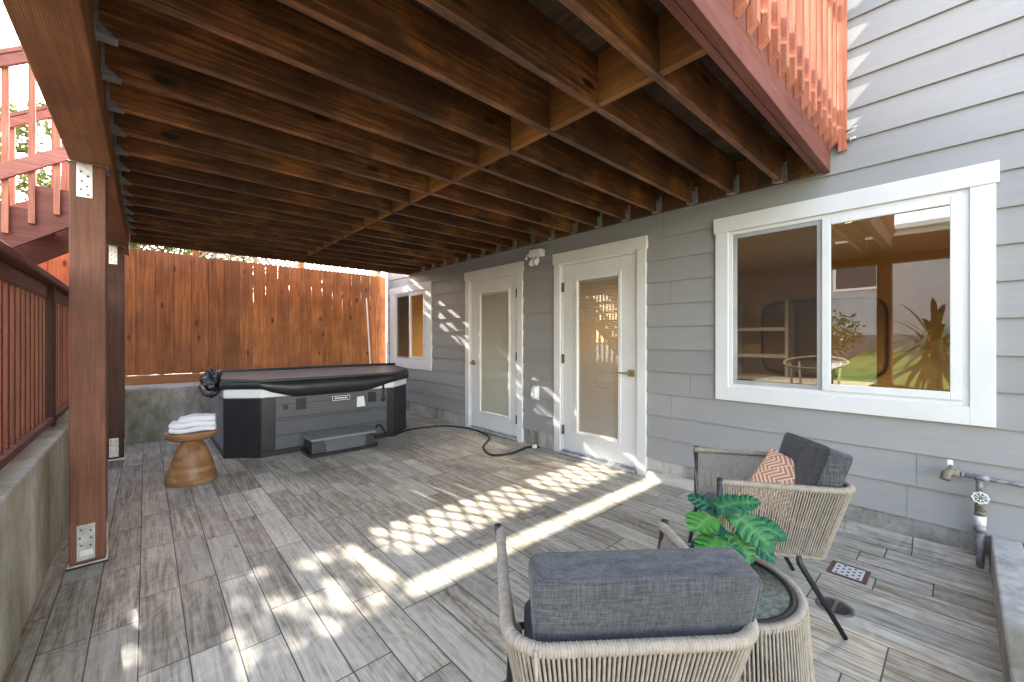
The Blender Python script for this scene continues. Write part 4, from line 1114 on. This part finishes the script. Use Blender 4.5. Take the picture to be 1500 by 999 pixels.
tree('sparse leafy tree behind the middle of the fence, shading the patio', -.2, 11.2, .6, 3.4,
     [(-2.4+i*.29+rq_.uniform(-.15,.15), 11.2+rq_.uniform(-.5,.5), 4.7+rq_.uniform(-.9,1.1), .36,.35,.34, 95 if i < 5 else 34) for i in range(10)], .15, 8)
hd = thing('hedge', 'leafy hedge showing above the left end of the board fence', 'hedge', (-.6, 9, .6))
g = G()
for k in range(7): g.cyl((-1.6+k*.45, 9, .6), (-1.55+k*.45, 9.05, 2.5), .03, .012, 7)
obj('stems', g, M['bark'], hd)
crown('foliage', hd, [(-3.2+k*.42, 9.0, 2.4, .45, .4, .55, 800) for k in range(12)], .10, M['leaf'], 31)
sh = thing('spiky_shrub', 'large dark spiky leaved shrub mirrored in the right window pane', 'shrub', (-1.75,.25,0))
g = G(); g.lathe([(0,0),(.20,0),(.27,.4),(.29,.42),(.26,.42),(.25,.36),(0,.35)], (-1.75,.25,0), 32); obj('pot', g, M['bluewall'], sh)
g = G(); g.cyl((-1.75,.25,.3),(-1.72,.27,1.05),.07,.05); obj('stem', g, M['bark'], sh)
g = G(); vals = []; rs = random.Random(9)
for i in range(90):
    a = rs.uniform(0, 6.283); e = rs.uniform(-.5, 1.3); L = rs.uniform(.8, 1.25); b0 = Vector((-1.72,.27,rs.uniform(.9,1.25)))
    d = Vector((math.cos(a)*math.cos(e), math.sin(a)*math.cos(e), math.sin(e))); s_ = d.cross(Vector((0,0,1))).normalized(); pr = None
    for k in range(7):
        q = k/6; c = b0 + d*L*q + Vector((0,0,-.42*L*q*q)); w = .036*math.sin(math.pi*(.12+.88*q))**.8
        cur = (c-s_*w, c+s_*w)
        if pr: g.add([pr[0],pr[1],cur[1],cur[0]], [(0,1,2,3)]); vals.append(rs.random())
        pr = cur
o = obj('leaves', g, M['spike'], sh); setattr_face(o, 'board', vals)
def bush(label, x, y, z, r, seed):
    t = thing('garden_bush', label, 'bush', (x,y,z), 0, 'bushes along the back of the lawn')
    g = G(); g.cyl((x,y,z),(x,y,z+r),.04,.02); obj('stem', g, M['bark'], t)
    crown('foliage', t, [(x,y,z+r*.8,r,r,r*.9,900)], .12, M['leaf2'], seed)
bush('rounded green bush by the blue grey wall, nearer the house end', -8.2, 4.8, .85, .6, 1)
bush('taller green bush by the blue grey wall near the middle', -8.3, 2.6, .85, .7, 2)
bush('low green bush by the blue grey wall at the far end', -8.2, -2.2, .85, .7, 3)

nb = thing('neighbour_house', 'pale grey stucco neighbour house beyond the lawn, mirrored in window', 'house', (-14, 2, 0))
g = G(); g.box(-17,-12.0,-10,-.6,-.9,6.6); g.box(-17,-12.6,-.6,9,-.9,5.0); obj('wall', g, M['stucco'], nb)
g = G(); g.box(-17.2,-11.8,-10.2,-.4,6.6,6.75); g.box(-17.2,-12.4,-.4,9.2,5.0,5.15); obj('roof', g, M['paleplaster'], nb)
for y_, z_, x_ in ((-3.2,4.2,-12.0),(-6.5,4.2,-12.0),(-1.9,1.8,-12.0),(2.0,3.0,-12.6),(5.0,3.0,-12.6)):
    g = G(); frame(g, x_+.001, x_+.06, y_, y_+1.3, z_, z_+1.1, .08); f_ = obj('window', g, M['white'], nb)
    g = G(); g.box(x_+.001, x_+.02, y_+.08, y_+1.22, z_+.08, z_+1.02); obj('pane', g, simple('dark_glass', (.05,.06,.07), .08) if y_ == -3.2 else bpy.data.materials['dark_glass'], f_)

# ------------------------------------------------------------------ light, sky, camera
w = bpy.data.worlds.new('World'); sc.world = w; w.use_nodes = True; nt = w.node_tree
bg = nt.nodes['Background']; sky = nt.nodes.new('ShaderNodeTexSky'); sky.sky_type = 'NISHITA'; sky.sun_disc = False
sd = Vector((-.085, 1, .50)).normalized()   # towards the sun
sky.sun_elevation = math.asin(sd.z); sky.sun_rotation = math.atan2(sd.x, sd.y)
sky.air_density = 1.0; sky.dust_density = .6; sky.ozone_density = 1.5
mxs = nt.nodes.new('ShaderNodeMix'); mxs.data_type = 'RGBA'; mxs.blend_type = 'MULTIPLY'; mxs.inputs[0].default_value = 1
nt.links.new(sky.outputs[0], mxs.inputs[6]); mxs.inputs[7].default_value = (1.28, .965, .76, 1); nt.links.new(mxs.outputs[2], bg.inputs[0]); bg.inputs[1].default_value = .15
s = bpy.data.lights.new('sun', 'SUN'); s.energy = 2.5; s.angle = R(.42); s.color = (1,.93,.83)
so = bpy.data.objects.new('sun', s); C.objects.link(so); so.rotation_euler = sd.to_track_quat('Z', 'Y').to_euler(); so.location = (0,12,8)
for i, (x, y, e) in enumerate(((5.0,.75,11.),(5.2,2.25,10.),(5.2,4.4,8),(5.2,5.9,8))):
    a = bpy.data.lights.new('downlight_lamp', 'SPOT'); a.energy = e*2.2; a.spot_size = R(150); a.spot_blend = .6; a.color = (1,.80,.55); a.shadow_soft_size = .06
    ao = bpy.data.objects.new('downlight_lamp', a); C.objects.link(ao); ao.location = (x, y, 2.33)

cam = bpy.data.cameras.new('camera'); co = bpy.data.objects.new('camera', cam); C.objects.link(co); sc.camera = co
co.location = (0,0,1.22); co.rotation_euler = (R(90), 0, -math.atan2(.669,.743))
cam.sensor_width = 36; cam.lens = 36*596/1500; cam.shift_y = -2/1500; cam.clip_start = .02; cam.clip_end = 1000
sc.view_settings.view_transform = 'Standard'; sc.view_settings.look = 'None'; sc.view_settings.gamma = 1
sc.view_settings.exposure = 3.68
